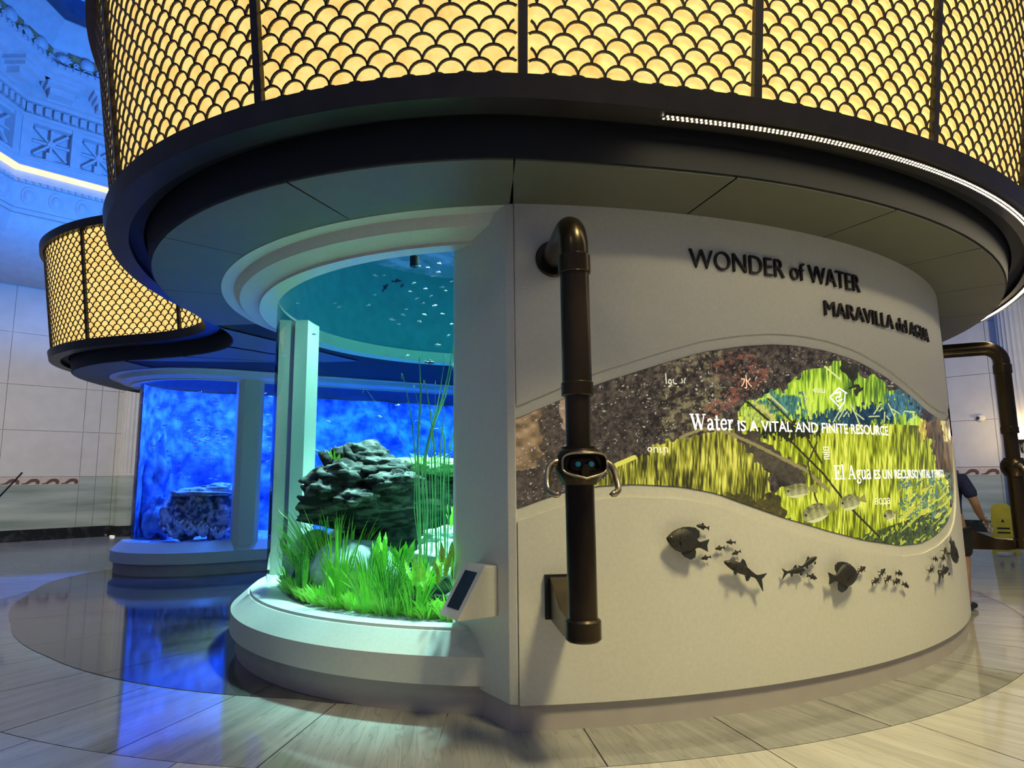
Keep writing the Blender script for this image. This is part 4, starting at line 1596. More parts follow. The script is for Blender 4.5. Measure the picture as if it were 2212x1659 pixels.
def serif_text(word, th0, th1, z0, cap, name):
    b = MB()
    x = 0.0
    for ch in word:
        if ch == ' ':
            x += 0.34
            continue
        adv, strokes = SERIF[ch]
        for pts, w in strokes:
            c = curve_pts(pts) if len(pts) > 2 else pts
            ribbon(b, [(x + px, py) for px, py in c], w)
        x += adv + 0.02
    b.v = bend([(p[0], p[1], 0) for p in b.v], th0, th1, z0, cap, 6.0975, 0, 1.0)
    part_of(b.build(name, M['textw'], None, fix=False), screen)


def sans_text(body, th0, th1, z0, cap, m, name, off=0.012, R0=6.0975):
    v, f = text_mesh(body, off, 0.0)
    xr = (min(p[0] for p in v), max(p[0] for p in v))
    isl = sorted(islands(v, f), key=lambda g: min(p[0] for p in g[0]))
    words, last = [], -9
    for vv, ff in isl:
        if min(p[0] for p in vv) - last > 0.2 or not words:
            words.append(MB())
        w = words[-1]
        k_ = len(w.v)
        w.v += vv
        w.f += [tuple(i + k_ for i in q) for q in ff]
        last = max(last, max(p[0] for p in vv))
    for w in words:
        w.v = bend(w.v, th0, th1, z0, cap, R0, xr=xr)
        part_of(w.build(name, M[m], None, fix=False), screen)


serif_text('Water', -74.7, -71.45, 1.862, 0.108, 'caption_word')
sans_text('IS A VITAL AND FINITE RESOURCE', -71.1, -55.5, 1.858, 0.073, 'textw', 'caption_word')
serif_text('El Agua', -62.7, -58.45, 1.510, 0.105, 'caption_word')
sans_text('ES UN RECURSO VITAL Y FINITO', -58.05, -43.9, 1.510, 0.070, 'textw', 'caption_word')


def word_at(body, px, py, h_px, w_px, m, name='water_word'):
    a, z = at_cyl(px, py, 6.0975)
    a2, z2 = at_cyl(px + w_px, py, 6.0975)
    a3, z3 = at_cyl(px, py - h_px, 6.0975)
    sans_text(body, math.degrees(a), math.degrees(a2), z, z3 - z, m, name, 0.0)


word_at('اوبه', 1438, 829, 22, 47, 'textd')
word_at('水', 1601, 836, 22, 24, 'texto')
word_at('ջուր', 1399, 978, 17, 44, 'textd')
word_at('물', 1778, 990, 22, 16, 'textd')
word_at('вода', 1891, 1090, 17, 32, 'textd')
word_at('eau', 1757, 847, 13, 26, 'textd')
# white emblem: open diamond with a square curl
b = MB()
for pts in (((1793, 858), (1812, 838), (1830, 850)), ((1826, 846), (1824, 868), (1812, 884)), ((1793, 858), (1812, 878)), ((1804, 850), (1816, 846), (1815, 857), (1806, 858), (1808, 868), (1820, 862))):
    q = [at_cyl(px, py, 6.0975) for px, py in pts]
    for (a0, z0), (a1, z1) in zip(q[:-1], q[1:]):
        p0, p1 = wp(math.degrees(a0), z0, 6.0975), wp(math.degrees(a1), z1, 6.0975)
        up = Vector((0, 0, 1)).cross(p1 - p0).cross(p1 - p0)
        nrm = Vector((math.cos(a0), math.sin(a0), 0))
        sd = (p1 - p0).cross(nrm).normalized() * 0.006
        b.poly([p0 + sd, p1 + sd, p1 - sd, p0 - sd])
part_of(b.build('emblem', M['textw'], None, fix=False), screen)

# ================================================================== cast bronze fish on the wall
FT = {   # length profile (x from nose 0 to tail root 1): half height, half thickness
    'sunfish': ([(0, .02, .02), (.06, .10, .05), (.16, .20, .09), (.32, .30, .12), (.50, .335, .125), (.68, .29, .10), (.82, .19, .07), (.92, .10, .04), (1.0, .075, .03)], 0.04),
    'carp': ([(0, .015, .015), (.05, .05, .035), (.14, .085, .055), (.30, .125, .07), (.48, .135, .075), (.66, .11, .06), (.82, .07, .04), (.94, .05, .025), (1.0, .05, .02)], 0.02),
    'minnow': ([(0, .02, .02), (.08, .08, .05), (.25, .15, .09), (.5, .17, .10), (.75, .11, .06), (.92, .06, .03), (1.0, .055, .025)], 0.02),
}


def fish_parts(kind):
    prof, lift = FT[kind]
    body = MB()
    rows = []
    for x, hh, tt in prof:
        rows.append([(x - 0.5, tt * math.cos(2 * pi * k / 14), lift * math.sin(x * pi) + hh * math.sin(2 * pi * k / 14)) for k in range(14)])
    body.grid(rows, closed_v=True)
    body.poly(rows[0][::-1]).poly(rows[-1])
    if kind == 'carp':
        tail = [(.48, .03), (.60, .09), (.76, .19), (.70, .06), (.66, .0), (.72, -.10), (.80, -.26), (.62, -.12), (.48, -.03)]
        dors = [(-.05, .13), (-.02, .26), (.05, .24), (.14, .15), (.18, .09)]
        anal = [(.18, -.09), (.26, -.20), (.30, -.19), (.34, -.05)]
        pect = [(-.25, -.08), (-.20, -.17), (-.14, -.19), (-.13, -.10)]
    elif kind == 'sunfish':
        tail = [(.46, .07), (.60, .13), (.74, .20), (.70, .03), (.75, -.13), (.60, -.09), (.46, -.06)]
        dors = [(-.22, .27), (-.10, .37), (.10, .42), (.28, .43), (.42, .36), (.44, .22), (.36, .12)]
        anal = [(-.02, -.30), (.10, -.38), (.28, -.42), (.40, -.34), (.40, -.18), (.34, -.10)]
        pect = [(-.15, -.02), (.02, -.02), (.10, -.10), (-.02, -.14), (-.14, -.10)]
    else:
        tail = [(.46, .05), (.66, .20), (.62, .0), (.68, -.20), (.46, -.05)]
        dors = [(-.10, .15), (.0, .32), (.10, .28), (.18, .12)]
        anal = [(.05, -.14), (.16, -.26), (.26, -.08)]
        pect = [(-.16, -.10), (-.08, -.24), (.0, -.14)]
    fins = {}
    for nm, o_, th in (('tail_fin', tail, .018), ('dorsal_fin', dors, .016), ('anal_fin', anal, .014)):
        fins[nm] = MB().prism(o_, -th, th)
    fins['pectoral_fin'] = MB().prism(pect, -prof[4][2] - .03 if len(prof) > 7 else -.13, -prof[4][2] + .005 if len(prof) > 7 else -.10)
    pin = MB().tube([(0, 0.0, 0), (0, 0.24 if kind != 'minnow' else 0.42, 0)], 0.03, 8)
    body.join(pin)
    eye = MB().lathe([(0, -.02), (.022, -.012), (.028, 0), (.022, .012), (0, .02)], (0, 0, 0), 10)
    ex = -0.40 if kind != 'carp' else -0.43
    ez = (0.06 if kind == 'sunfish' else 0.025)
    ey = -(0.062 if kind == 'sunfish' else (0.045 if kind == 'carp' else .06))
    eye.v = [(x + ex, y + ey, z + ez) for x, y, z in eye.v]
    return body, fins, eye


FM = {}
for kd in FT:
    bo, fi_, ey_ = fish_parts(kd)
    if kd == 'minnow':
        j = MB().join(bo)
        for f_ in fi_.values():
            j.join(f_)
        FM[kd] = j.mesh('bronze_minnow', M['fishm'], True)
    else:
        FM[kd] = (bo.mesh('body', M['fishm'], True), {k_: f_.mesh(k_, M['finm']) for k_, f_ in fi_.items()}, ey_.mesh('eye', M['brass'], True))


def wall_fish(kind, px, py, length_px, face, tilt, label, group):
    a, z = at_cyl(px, py, 6.15)
    dist = math.hypot(WX + 6.15 * math.cos(a), WY + 6.15 * math.sin(a))
    L = length_px
    t = Vector((-math.sin(a), math.cos(a), 0))
    n_ = Vector((math.cos(a), math.sin(a), 0))
    if face == 'l':
        R3 = Matrix((t, -n_, Vector((0, 0, 1)))).transposed()
        rot = Matrix.Rotation(rad(tilt), 3, 'Y')
    else:
        R3 = Matrix((-t, -n_, Vector((0, 0, 1)))).transposed()
        R3 = Matrix((-t, n_, Vector((0, 0, 1)))).transposed()
        rot = Matrix.Rotation(rad(tilt), 3, 'Y')
    gap = {'sunfish': 0.24, 'carp': 0.22, 'minnow': 0.4}[kind] * L
    pos = Vector((WX + (6.106 + gap) * math.cos(a), WY + (6.106 + gap) * math.sin(a), z))
    mw = Matrix.Translation(pos) @ (R3 @ rot).to_4x4() @ Matrix.Scale(L, 4)
    nm = {'sunfish': 'bronze_sunfish', 'carp': 'bronze_carp', 'minnow': 'bronze_minnow'}[kind]
    if kind == 'minnow':
        o = bpy.data.objects.new(nm, FM[kind])
        COL.objects.link(o)
        if face == 'r':
            mw = mw @ Matrix.Scale(-1, 4, Vector((0, 1, 0)))
        o.matrix_world = mw
        tag(o, label, 'sculpture', group)
        return
    e = thing(nm, label, 'sculpture', pos, group)
    if face == 'r':
        mw = mw @ Matrix.Scale(-1, 4, Vector((0, 1, 0)))
    body, fins, eye = FM[kind]
    for nm2, me_ in [('body', body)] + list(fins.items()) + [('eye', eye)]:
        o = bpy.data.objects.new(nm2, me_)
        COL.objects.link(o)
        o.parent = e
        o.matrix_parent_inverse = Matrix.Translation(pos).inverted()
        o.matrix_basis = mw


GR = 'bronze fish mounted on the curved wall'
wall_fish('sunfish', 1474, 1170, 0.245, 'l', 12, 'large round bronze fish facing left, biggest of the wall fish', GR)
wall_fish('carp', 1596, 1229, 0.27, 'l', 24, 'long bronze carp with forked tail below the four small fish', GR)
wall_fish('sunfish', 1824, 1244, 0.25, 'r', 3, 'large round bronze fish facing right near the middle of the wall', GR)
wall_fish('sunfish', 2059, 1196, 0.21, 'r', -55, 'round bronze fish at the far right edge of the curved wall', GR)
wall_fish('carp', 1752, 1214, 0.155, 'r', 22, 'slim bronze fish highest in the trio left of the right-facing round fish', GR)
wall_fish('carp', 1722, 1234, 0.165, 'r', 2, 'slim bronze fish leftmost in the trio left of the right-facing round fish', GR)
wall_fish('minnow', 1758, 1247, 0.085, 'r', -18, 'small bronze fish lowest in the trio left of the right-facing round fish', GR)
wall_fish('minnow', 1518, 1138, 0.085, 'l', 12, 'small bronze fish above the tail of the big left-facing fish', GR)
for px, py, tl, lb in ((1557, 1185, -6, 'leftmost of the four small bronze fish above the carp'),
                       (1581, 1172, 4, 'topmost of the four small bronze fish above the carp'),
                       (1593, 1195, -14, 'rightmost of the four small bronze fish above the carp'),
                       (1527, 1206, -8, 'lowest of the four small bronze fish above the carp')):
    wall_fish('minnow', px, py, 0.066, 'l', tl, lb, GR)
for px, py, tl, lb in ((1865, 1230, 18, 'small bronze fish just right of the right-facing round fish'),
                       (1895, 1255, 16, 'lower left small bronze fish of the loose school on the right'),
                       (1909, 1236, 30, 'upper left small bronze fish of the loose school on the right'),
                       (1922, 1250, 20, 'small bronze fish in the middle of the loose school on the right'),
                       (1946, 1239, -8, 'upper right small bronze fish of the loose school on the right'),
                       (1941, 1256, 10, 'small bronze fish right of the middle of the loose school'),
                       (1960, 1265, -24, 'lowest and rightmost small bronze fish of the loose school'),
                       (2024, 1208, -10, 'left small bronze fish in the cluster by the wall edge'),
                       (2041, 1206, 4, 'middle small bronze fish in the cluster by the wall edge'),
                       (2044, 1190, 40, 'topmost small bronze fish in the cluster by the wall edge'),
                       (2014, 1232, 10, 'lowest left small bronze fish in the cluster by the wall edge')):
    wall_fish('minnow', px, py, 0.088, 'r', tl, lb, GR)
wall_fish('carp', 2039, 1234, 0.22, 'r', 8, 'larger bronze fish at the bottom of the cluster by the wall edge', GR)

# ================================================================== periscope viewers
M['lens'] = mat('teal_lens', (0.05, 0.40, 0.40), 0.08, c2=(0.10, 0.62, 0.58), scale=60)


def viewer(th, label):
    a = rad(th)
    t = Vector((-math.sin(a), math.cos(a), 0))
    n_ = Vector((math.cos(a), math.sin(a), 0))
    base = Vector((WX + 6.106 * math.cos(a), WY + 6.106 * math.sin(a), 0))
    M4 = Matrix.Translation(base) @ Matrix((t, n_, Vector((0, 0, 1)))).transposed().to_4x4()
    root = thing('periscope_viewer', label, 'viewer', base, 'bronze periscope viewers on the curved wall')

    def add(mb, name, m, par=root, **kw):
        if par is not root or name == 'viewer_head':
            mb.v = [(x * 1.14, 0.66 + (y - 0.66) * 1.14, 1.575 + (z - 1.59) * 1.14) for x, y, z in mb.v]
        mb.v = [tuple(M4 @ Vector(p)) for p in mb.v]
        return part_of(mb.build(name, m, None, **kw), par) if par is root else _sub(mb, name, m, par, **kw)

    def _sub(mb, name, m, par, **kw):
        o = mb.build(name, m, None, **kw)
        o.parent = par
        o.matrix_parent_inverse = par.matrix_world.inverted()
        return o
    D = 0.66

    def cyl(z0, z1, r, bev=0.006):
        return MB().lathe([(0, z0), (r - bev, z0), (r, z0 + bev), (r, z1 - bev), (r - bev, z1), (0, z1)], (0, D, 0), 32)
    disc = MB().lathe([(0, 0), (0.125, 0), (0.125, 0.022), (0.118, 0.03), (0, 0.03)], (0, 0, 0), 32)
    disc.v = [(x, z, y + 3.016) for x, y, z in disc.v]
    add(disc, 'wall_flange', M['bronze'], auto=30)
    er = 0.17
    path = [(0, 0.02, 3.016), (0, D - er - 0.02, 3.016)] + [(0, D - er + er * math.sin(rad(q)), 3.016 - er + er * math.cos(rad(q))) for q in range(0, 91, 10)] + [(0, D, 2.78)]
    add(MB().tube(path, 0.083, 28), 'elbow_pipe', M['bronze'], auto=30)
    add(cyl(2.70, 2.81, 0.093), 'elbow_collar', M['bronze'], auto=30)
    add(cyl(2.07, 2.71, 0.083, 0.002), 'upper_tube', M['bronze'], auto=30)
    add(cyl(1.995, 2.075, 0.090), 'middle_collar', M['bronze'], auto=30)
    add(cyl(1.70, 2.0, 0.070, 0.002), 'inner_tube', M['bronze'], auto=30)
    add(cyl(0.80, 1.535, 0.080, 0.002), 'lower_tube', M['bronze'], auto=30)
    add(cyl(0.69, 0.805, 0.097, 0.012), 'foot_collar', M['bronze'], auto=30)
    # head
    hd = MB().lathe([(0, 1.53), (0.082, 1.53), (0.090, 1.545), (0.108, 1.575), (0.118, 1.61), (0.115, 1.655), (0.098, 1.69), (0.085, 1.70), (0.085, 1.712), (0, 1.712)], (0, D, 0), 32)
    head = add(hd, 'viewer_head', M['bronze'], auto=35)
    bpy.context.view_layer.update()

    def rrect(w, h_, p=4.0, n=40, dy=0.0, z=1.622):
        pts = []
        for k in range(n):
            q = 2 * pi * k / n
            c_, s_ = math.cos(q), math.sin(q)
            x = w * math.copysign(abs(c_) ** (2 / p), c_)
            zz = h_ * math.copysign(abs(s_) ** (2 / p), s_)
            if zz < 0:
                zz *= 1.0 - 0.30 * (abs(x) / w) ** 1.5 + (0.12 if abs(x) < w * 0.35 else 0)
            pts.append((x, D + dy - 0.35 * x * x / w, z + zz))
        return pts
    mk = MB()
    r0, r1, r2, r3 = rrect(0.085, 0.040, dy=0.07), rrect(0.108, 0.058, dy=0.155), rrect(0.100, 0.051, dy=0.165), rrect(0.088, 0.042, dy=0.115)
    mk.grid([r0, r1, r2, r3], closed_v=True)
    mk.poly(r3)
    add(mk, 'face_mask', M['bronze'], head, auto=40)
    rim = rrect(0.105, 0.055, dy=0.162)
    add(MB().tube(rim + rim[:2], 0.0055, 8), 'mask_rim', M['brass'], head, smooth=True)
    for sg in (-1, 1):
        ring = MB().lathe([(0, 0), (0.020, 0), (0.020, 0.012), (0.014, 0.014), (0, 0.010)], (0, 0, 0), 20)
        ring.v = [(x + sg * 0.031, D + 0.112 + z, y + 1.626) for x, y, z in ring.v]
        add(ring, 'eyecup', M['black'], head, auto=40)
        ln = MB().lathe([(0, 0.004), (0.0125, 0.001), (0.0125, 0), (0, 0)], (0, 0, 0), 18)
        ln.v = [(x + sg * 0.031, D + 0.1255 + z, y + 1.626) for x, y, z in ln.v]
        add(ln, 'lens', M['lens'], head, auto=40)
        hp = [(sg * 0.095, D + 0.02, 1.625), (sg * 0.135, D + 0.03, 1.63), (sg * 0.158, D + 0.04, 1.60), (sg * 0.168, D + 0.06, 1.55), (sg * 0.168, D + 0.08, 1.515), (sg * 0.155, D + 0.10, 1.498), (sg * 0.125, D + 0.115, 1.496)]
        hp = [tuple(v) for v in catmull(np.array(hp), 4)][:25]
        add(MB().tube(hp, [0.024] * 4 + [0.017] * 4 + [0.0155] * (len(hp) - 8), 12), 'handle', M['brass'], head, smooth=True)
    ns = MB().prism([(-0.012, 1.625), (0.012, 1.625), (0.020, 1.585), (0.013, 1.572), (-0.013, 1.572), (-0.020, 1.585)], D + 0.112, D + 0.140)
    add(ns, 'nose_rest', M['bronze'], head)
    # bracket at the foot
    add(MB().box((0, 0.015, 0.805), (0.20, 0.03, 0.27)), 'bracket_plate', M['black'])
    br = MB().prism([(0.02, 0.675), (0.50, 0.675), (0.58, 0.69), (0.58, 0.79), (0.40, 0.80), (0.10, 0.92), (0.02, 0.935)], -0.075, 0.075)
    br.v = [(y, x, z) for x, y, z in br.v]
    bevel(add(br, 'bracket_arm', M['bronze']), 0.004)
    return root


viewer(-83.57, 'tall bronze periscope viewer with mask eyepiece in front of the screen')
viewer(-24.0, 'dark bronze periscope viewer seen from the side at the right edge')

# ================================================================== label tablet on the end return
wd = Vector((0.548, -0.837, 0))
wn = Vector((-0.837, -0.548, 0))
c0 = Vector((-0.17, 4.46, 0))
tab = thing('label_tablet', 'small tilted white label box with a black display beside the planted tank', 'label stand', c0 + Vector((0, 0, 0.66)))


def tb(s, o_, z):
    return c0 + wd * s + wn * o_ + Vector((0, 0, z))


prof = [(0.0, 0.985), (0.10, 0.975), (0.285, 0.680), (0.27, 0.665), (0.0, 0.665)]
b = MB()
r_ = [[tb(s, o_, z) for o_, z in prof] for s in (-0.115, 0.115)]
b.grid(r_, closed_v=True).poly(r_[0]).poly(r_[1][::-1])
bevel(part_of(b.build('housing', M['white']), tab), 0.004)
fu = (Vector((0, 0, 0)) + wn * (0.285 - 0.10) + Vector((0, 0, 0.680 - 0.975)))
fn = wd.cross(fu).normalized()
if fn.z < 0:
    fn = -fn


def tilt_rect(s0, s1, f0, f1, lift0, lift1, name, m):
    q = [tb(s, 0.10, 0.975) + fu * f for s, f in ((s0, f0), (s1, f0), (s1, f1), (s0, f1))]
    b = MB()
    lo4 = [p + fn * lift0 for p in q]
    hi4 = [p + fn * lift1 for p in q]
    b.poly(lo4[::-1]).poly(hi4).grid([lo4, hi4], closed_v=True)
    return part_of(b.build(name, m), tab)


tilt_rect(-0.125, 0.125, -0.04, 1.03, -0.004, 0.010, 'face_plate', M['white'])
tilt_rect(-0.078, 0.078, 0.12, 0.86, 0.008, 0.0125, 'display', mat('dark_display', (0.006, 0.006, 0.007), 0.35))

# ================================================================== small things of the hall
# floor uplight by the column
p = at_z(246, 1159, 0.0)
up = thing('floor_uplight', 'small round bright uplight set in the floor by the black wall base', 'light', (p.x, p.y, 0))
part_of(MB().lathe([(0, 0), (0.16, 0), (0.16, 0.012), (0.12, 0.016), (0, 0.016)], p, 24).build('rim', M['brass'], auto=30), up)
part_of(MB().lathe([(0, 0.017), (0.11, 0.017), (0.10, 0.026), (0, 0.03)], p, 24).build('lens', mat_glow('uplight_lens', (1, 0.96, 0.82), 6.0), auto=30), up)
light('uplight', 'SPOT', (p.x, p.y, 0.05), (p.x - 0.15, p.y + 0.55, 3.0), 60, (1.0, 0.92, 0.62), spot_size=rad(60), spot_blend=0.8)
# wall sconce on the right column
t, n, m3 = frame(1)
s_s, z_s = fhit(1, AP - 0.62, 2203, 935)
c = fp(1, s_s, AP - 0.62, z_s)
sc_ = thing('wall_sconce', 'glowing warm sconce lamp on the fluted column at the right', 'lamp', (c.x, c.y, z_s))
part_of(MB().lathe([(0, -0.16), (0.07, -0.14), (0.11, -0.05), (0.11, 0.06), (0.07, 0.15), (0, 0.18)], c, 20).build('shade', mat_glow('sconce_glow', (1.0, 0.80, 0.42), 14.0), smooth=True), sc_)
part_of(MB().lathe([(0, -0.30), (0.03, -0.28), (0.10, -0.20), (0.13, -0.17), (0, -0.165)], c, 20).build('cup', M['bronze'], auto=30), sc_)
part_of(MB().tube([c + Vector((0, 0, -0.30)), c + Vector((0, 0, -0.42)), c + n * 0.10 + Vector((0, 0, -0.50)), c + n * 0.50 + Vector((0, 0, -0.45))], 0.025, 8).build('arm', M['bronze'], smooth=True), sc_)
light('sconce_light', 'POINT', c - n * 0.2, c, 50, (1.0, 0.72, 0.36), shadow_soft_size=0.1)
# small dome camera on the right wall
s_s, z_s = fhit(1, AP - 0.05, 2119, 903)
c = fp(1, s_s, AP - 0.03, z_s)
dc = thing('dome_camera', 'small white wall camera with a dark lens on the pale right wall', 'camera', c)
cm = MB().lathe([(0, 0), (0.10, 0), (0.10, 0.03), (0.07, 0.08), (0, 0.10)], (0, 0, 0), 18)
m4 = Matrix.Translation(c) @ Matrix((t, Vector((0, 0, 1)), -n)).transposed().to_4x4()
cm.v = [tuple(m4 @ Vector(q)) for q in cm.v]
part_of(cm.build('body', M['white'], auto=40), dc)
cl = MB().lathe([(0, 0.06), (0.045, 0.07), (0.03, 0.12), (0, 0.13)], (0, 0, 0), 14)
cl.v = [tuple(m4 @ Vector((x - 0.05, y, z))) for x, y, z in cl.v]
part_of(cl.build('lens', M['black'], auto=40), dc)
# slanting black rod at the left edge
p0, p1 = at_y(-6, 1078, 12.5), at_y(48, 1021, 12.5)
foot = Vector((p0.x - 0.5, p0.y, 0.0))
rod = thing('slanting_rod', 'thin black slanting metal arm at the left edge of the view', 'stand', foot)
part_of(MB().tube([foot + Vector((0, 0, 0.02)), Vector((foot.x, foot.y, p0.z - 0.06))], 0.02, 8).build('post', M['black'], smooth=True), rod)
part_of(MB().tube([Vector((foot.x, foot.y, p0.z - 0.5)), p0, p1], 0.016, 8).build('arm', M['black'], smooth=True), rod)
part_of(MB().lathe([(0, 0), (0.22, 0), (0.22, 0.015), (0.03, 0.03), (0, 0.03)], foot, 24).build('base', M['black'], auto=30), rod)
# yellow folding floor sign
yl = mat('yellow_plastic', (0.92, 0.70, 0.03), 0.4)
q = at_z(2174, 1196, 0.0)
ys = thing('floor_sign', 'yellow folding caution floor sign behind the right viewer pipe', 'floor sign', q)
vx = Vector((q.y, -q.x, 0)).normalized()
vy = Vector((q.x, q.y, 0)).normalized()
for sg, nm in ((-1, 'front_board'), (1, 'rear_board')):
    mb = MB()
    o2 = [(-0.22, 0), (-0.16, 0.0), (-0.14, 0.05), (0.14, 0.05), (0.16, 0.0), (0.22, 0.0), (0.17, 0.86), (0.10, 0.94), (-0.10, 0.94), (-0.17, 0.86)]
    f_, g_ = [], []
    for x, z in o2:
        lean = sg * (0.20 * (1 - z / 0.94) + 0.012)
        f_.append(q + vx * x + vy * (lean - 0.01) + Vector((0, 0, z)))
        g_.append(q + vx * x + vy * (lean + 0.01) + Vector((0, 0, z)))
    mb.poly(f_).poly(g_[::-1]).grid([f_, g_], closed_v=True)
    bd_ = part_of(mb.build(nm, yl), ys)
    if sg < 0:
        def mark(pts):
            mk = MB()
            for poly in pts:
                mk.poly([q + vx * x + vy * (-(0.20 * (1 - z / 0.94) + 0.012) - 0.013) + Vector((0, 0, z)) for x, z in poly])
            part_of(mk.build('printed_mark', M['black'], fix=False), ys)
        mark([[(-0.10, 0.50), (0.10, 0.50), (0.10, 0.47), (-0.10, 0.47)], [(-0.10, 0.42), (0.10, 0.42), (0.10, 0.39), (-0.10, 0.39)], [(0.0, 0.66), (0.03, 0.60), (-0.03, 0.60)]])
        for cx_ in (-0.08, 0.08):
            mark([[(cx_ - 0.04, 0.20), (cx_ - 0.01, 0.24), (cx_ + 0.02, 0.24), (cx_ + 0.04, 0.22), (cx_ + 0.01, 0.18), (cx_ + 0.03, 0.13), (cx_ + 0.0, 0.14), (cx_ - 0.03, 0.17)],
                  [(cx_ - 0.045, 0.27), (cx_ - 0.02, 0.27), (cx_ - 0.02, 0.245), (cx_ - 0.045, 0.245)]])

# ================================================================== the visitor behind the wall
skin_m = mat('skin', (0.36, 0.20, 0.13), 0.5, var=0.06)
navy = mat('navy_polo', (0.010, 0.016, 0.075), 0.8, var=0.2, scale=40)
blk = mat('black_cloth', (0.008, 0.008, 0.010), 0.8, var=0.2, scale=40)
shoe = mat('black_shoe', (0.010, 0.010, 0.011), 0.5)
ft = Vector((5.09, 7.78, 0))
HO = -0.11
person = thing('person', 'person in navy polo shirt, black shorts and black shoes, half hidden behind the curved wall', 'person', ft)
fw = Vector((0.80, 0.60, 0)).normalized()      # the way the person faces
sd = Vector((fw.y, -fw.x, 0))                   # to the person's right


def skin_mesh(name, joints, edges, m, root=0, sub=2):
    """joints: (side, forward, up, radius)"""
    me = bpy.data.meshes.new(name)
    me.from_pydata([tuple(ft + sd * j[0] + fw * j[1] + Vector((0, 0, j[2]))) for j in joints], edges, [])
    me.materials.append(m)
    o = bpy.data.objects.new(name, me)
    COL.objects.link(o)
    o.modifiers.new('skin', 'SKIN').use_smooth_shade = True
    s = o.modifiers.new('sub', 'SUBSURF')
    s.levels = s.render_levels = sub
    for i, j in enumerate(joints):
        r = j[3]
        me.skin_vertices[0].data[i].radius = (r, r) if not isinstance(r, tuple) else r
        me.skin_vertices[0].data[i].use_root = (i == root)
    return part_of(o, person)


J = [(0, 0, 0.98, .15), (0, 0.0, 1.15, .135), (0, 0.02, 1.32, .15), (0, 0.02, 1.45, .13), (HO * .4, 0.03, 1.54, .058), (HO * .7, 0.05, 1.60, .055),   # 0-5 spine, neck
     (HO, 0.065, 1.68, .088), (HO, 0.07, 1.77, .085), (HO, 0.06, 1.83, .05),                                                               # 6-8 head
     (.17, 0.02, 1.47, .062), (.25, 0.00, 1.33, .055), (.29, 0.02, 1.20, .046), (.27, 0.16, 1.10, .042), (.25, 0.29, 1.03, .030),      # 9-13 right arm
     (-.17, 0.02, 1.47, .062), (-.24, -0.01, 1.33, .055), (-.27, 0.01, 1.20, .046), (-.20, 0.16, 1.12, .042), (-.14, 0.27, 1.06, .030),  # 14-18 left arm
     (.10, 0, 0.90, .105), (.115, 0.02, 0.70, .085), (.12, 0.02, 0.50, .062), (.12, -0.02, 0.34, .060), (.12, -0.03, 0.10, .042),       # 19-23 right leg
     (-.10, 0, 0.90, .105), (-.115, 0.10, 0.70, .085), (-.12, 0.17, 0.50, .062), (-.12, 0.16, 0.34, .060), (-.12, 0.18, 0.10, .042),    # 24-28 left leg
     (.12, 0.06, 0.045, .036), (-.12, 0.28, 0.045, .036)]
E_ = [(0, 1), (1, 2), (2, 3), (3, 4), (4, 5), (5, 6), (6, 7), (7, 8), (3, 9), (9, 10), (10, 11), (11, 12), (12, 13), (3, 14), (14, 15), (15, 16), (16, 17), (17, 18),
      (0, 19), (19, 20), (20, 21), (21, 22), (22, 23), (23, 29), (0, 24), (24, 25), (25, 26), (26, 27), (27, 28), (28, 30)]
# hands: palm plus five fingers on each wrist
for base_i, sg in ((13, 1), (18, -1)):
    j0 = J[base_i]
    pi_ = len(J)
    J.append((j0[0] - sg * 0.01, j0[1] + 0.07, j0[2] - 0.03, (.034, .018)))
    E_.append((base_i, pi_))
    for k_, (ds_, ln_) in enumerate(((-.030, .075), (-.011, .085), (.009, .080), (.028, .065))):
        a_ = len(J)
        J.append((j0[0] + ds_, j0[1] + 0.07 + ln_ * .55, j0[2] - 0.045, .0095))
        J.append((j0[0] + ds_, j0[1] + 0.07 + ln_ * .95, j0[2] - 0.075, .008))
        E_ += [(pi_, a_), (a_, a_ + 1)]
    a_ = len(J)
    J.append((j0[0] - sg * 0.045, j0[1] + 0.07, j0[2] - 0.01, .011))
    J.append((j0[0] - sg * 0.050, j0[1] + 0.11, j0[2] - 0.03, .009))
    E_ += [(base_i, a_), (a_, a_ + 1)]
skin_mesh('body', J, E_, skin_m)
skin_mesh('polo_shirt', [(0, 0, 0.93, .165), (0, 0.0, 1.15, .158), (0, 0.02, 1.32, .170), (0, 0.02, 1.46, .140), (0, 0.03, 1.53, .075),
                         (.18, 0.02, 1.475, .085), (.25, 0.0, 1.34, .078), (.275, 0.01, 1.255, .074), (-.18, 0.02, 1.475, .085), (-.24, 0, 1.34, .078), (-.26, 0.005, 1.255, .074)],
          [(0, 1), (1, 2), (2, 3), (3, 4), (3, 5), (5, 6), (6, 7), (3, 8), (8, 9), (9, 10)], navy)
skin_mesh('shorts', [(0, 0, 1.0, .168), (.10, 0, 0.88, .125), (.118, 0.015, 0.70, .108), (.122, 0.02, 0.58, .10), (-.10, 0, 0.88, .125), (-.118, 0.10, 0.70, .108), (-.122, 0.15, 0.58, .10)],
          [(0, 1), (1, 2), (2, 3), (0, 4), (4, 5), (5, 6)], blk)
for sx_, fy_ in ((.12, 0.0), (-.12, 0.21)):
    skin_mesh('shoe', [(sx_, fy_ - 0.07, 0.055, (.048, .05)), (sx_, fy_ + 0.03, 0.055, (.05, .05)), (sx_, fy_ + 0.13, 0.045, (.05, .042)), (sx_, fy_ + 0.20, 0.038, (.042, .034)), (sx_, fy_ - 0.04, 0.13, .055)],
              [(0, 1), (1, 2), (2, 3), (0, 4)], shoe, 1)
skin_mesh('hair', [(HO, 0.035, 1.80, .092), (HO, 0.0, 1.74, .085), (HO, -0.005, 1.66, .065), (HO, 0.09, 1.845, .06)], [(0, 1), (1, 2), (0, 3)], mat('dark_hair', (0.02, 0.014, 0.01), 0.7))
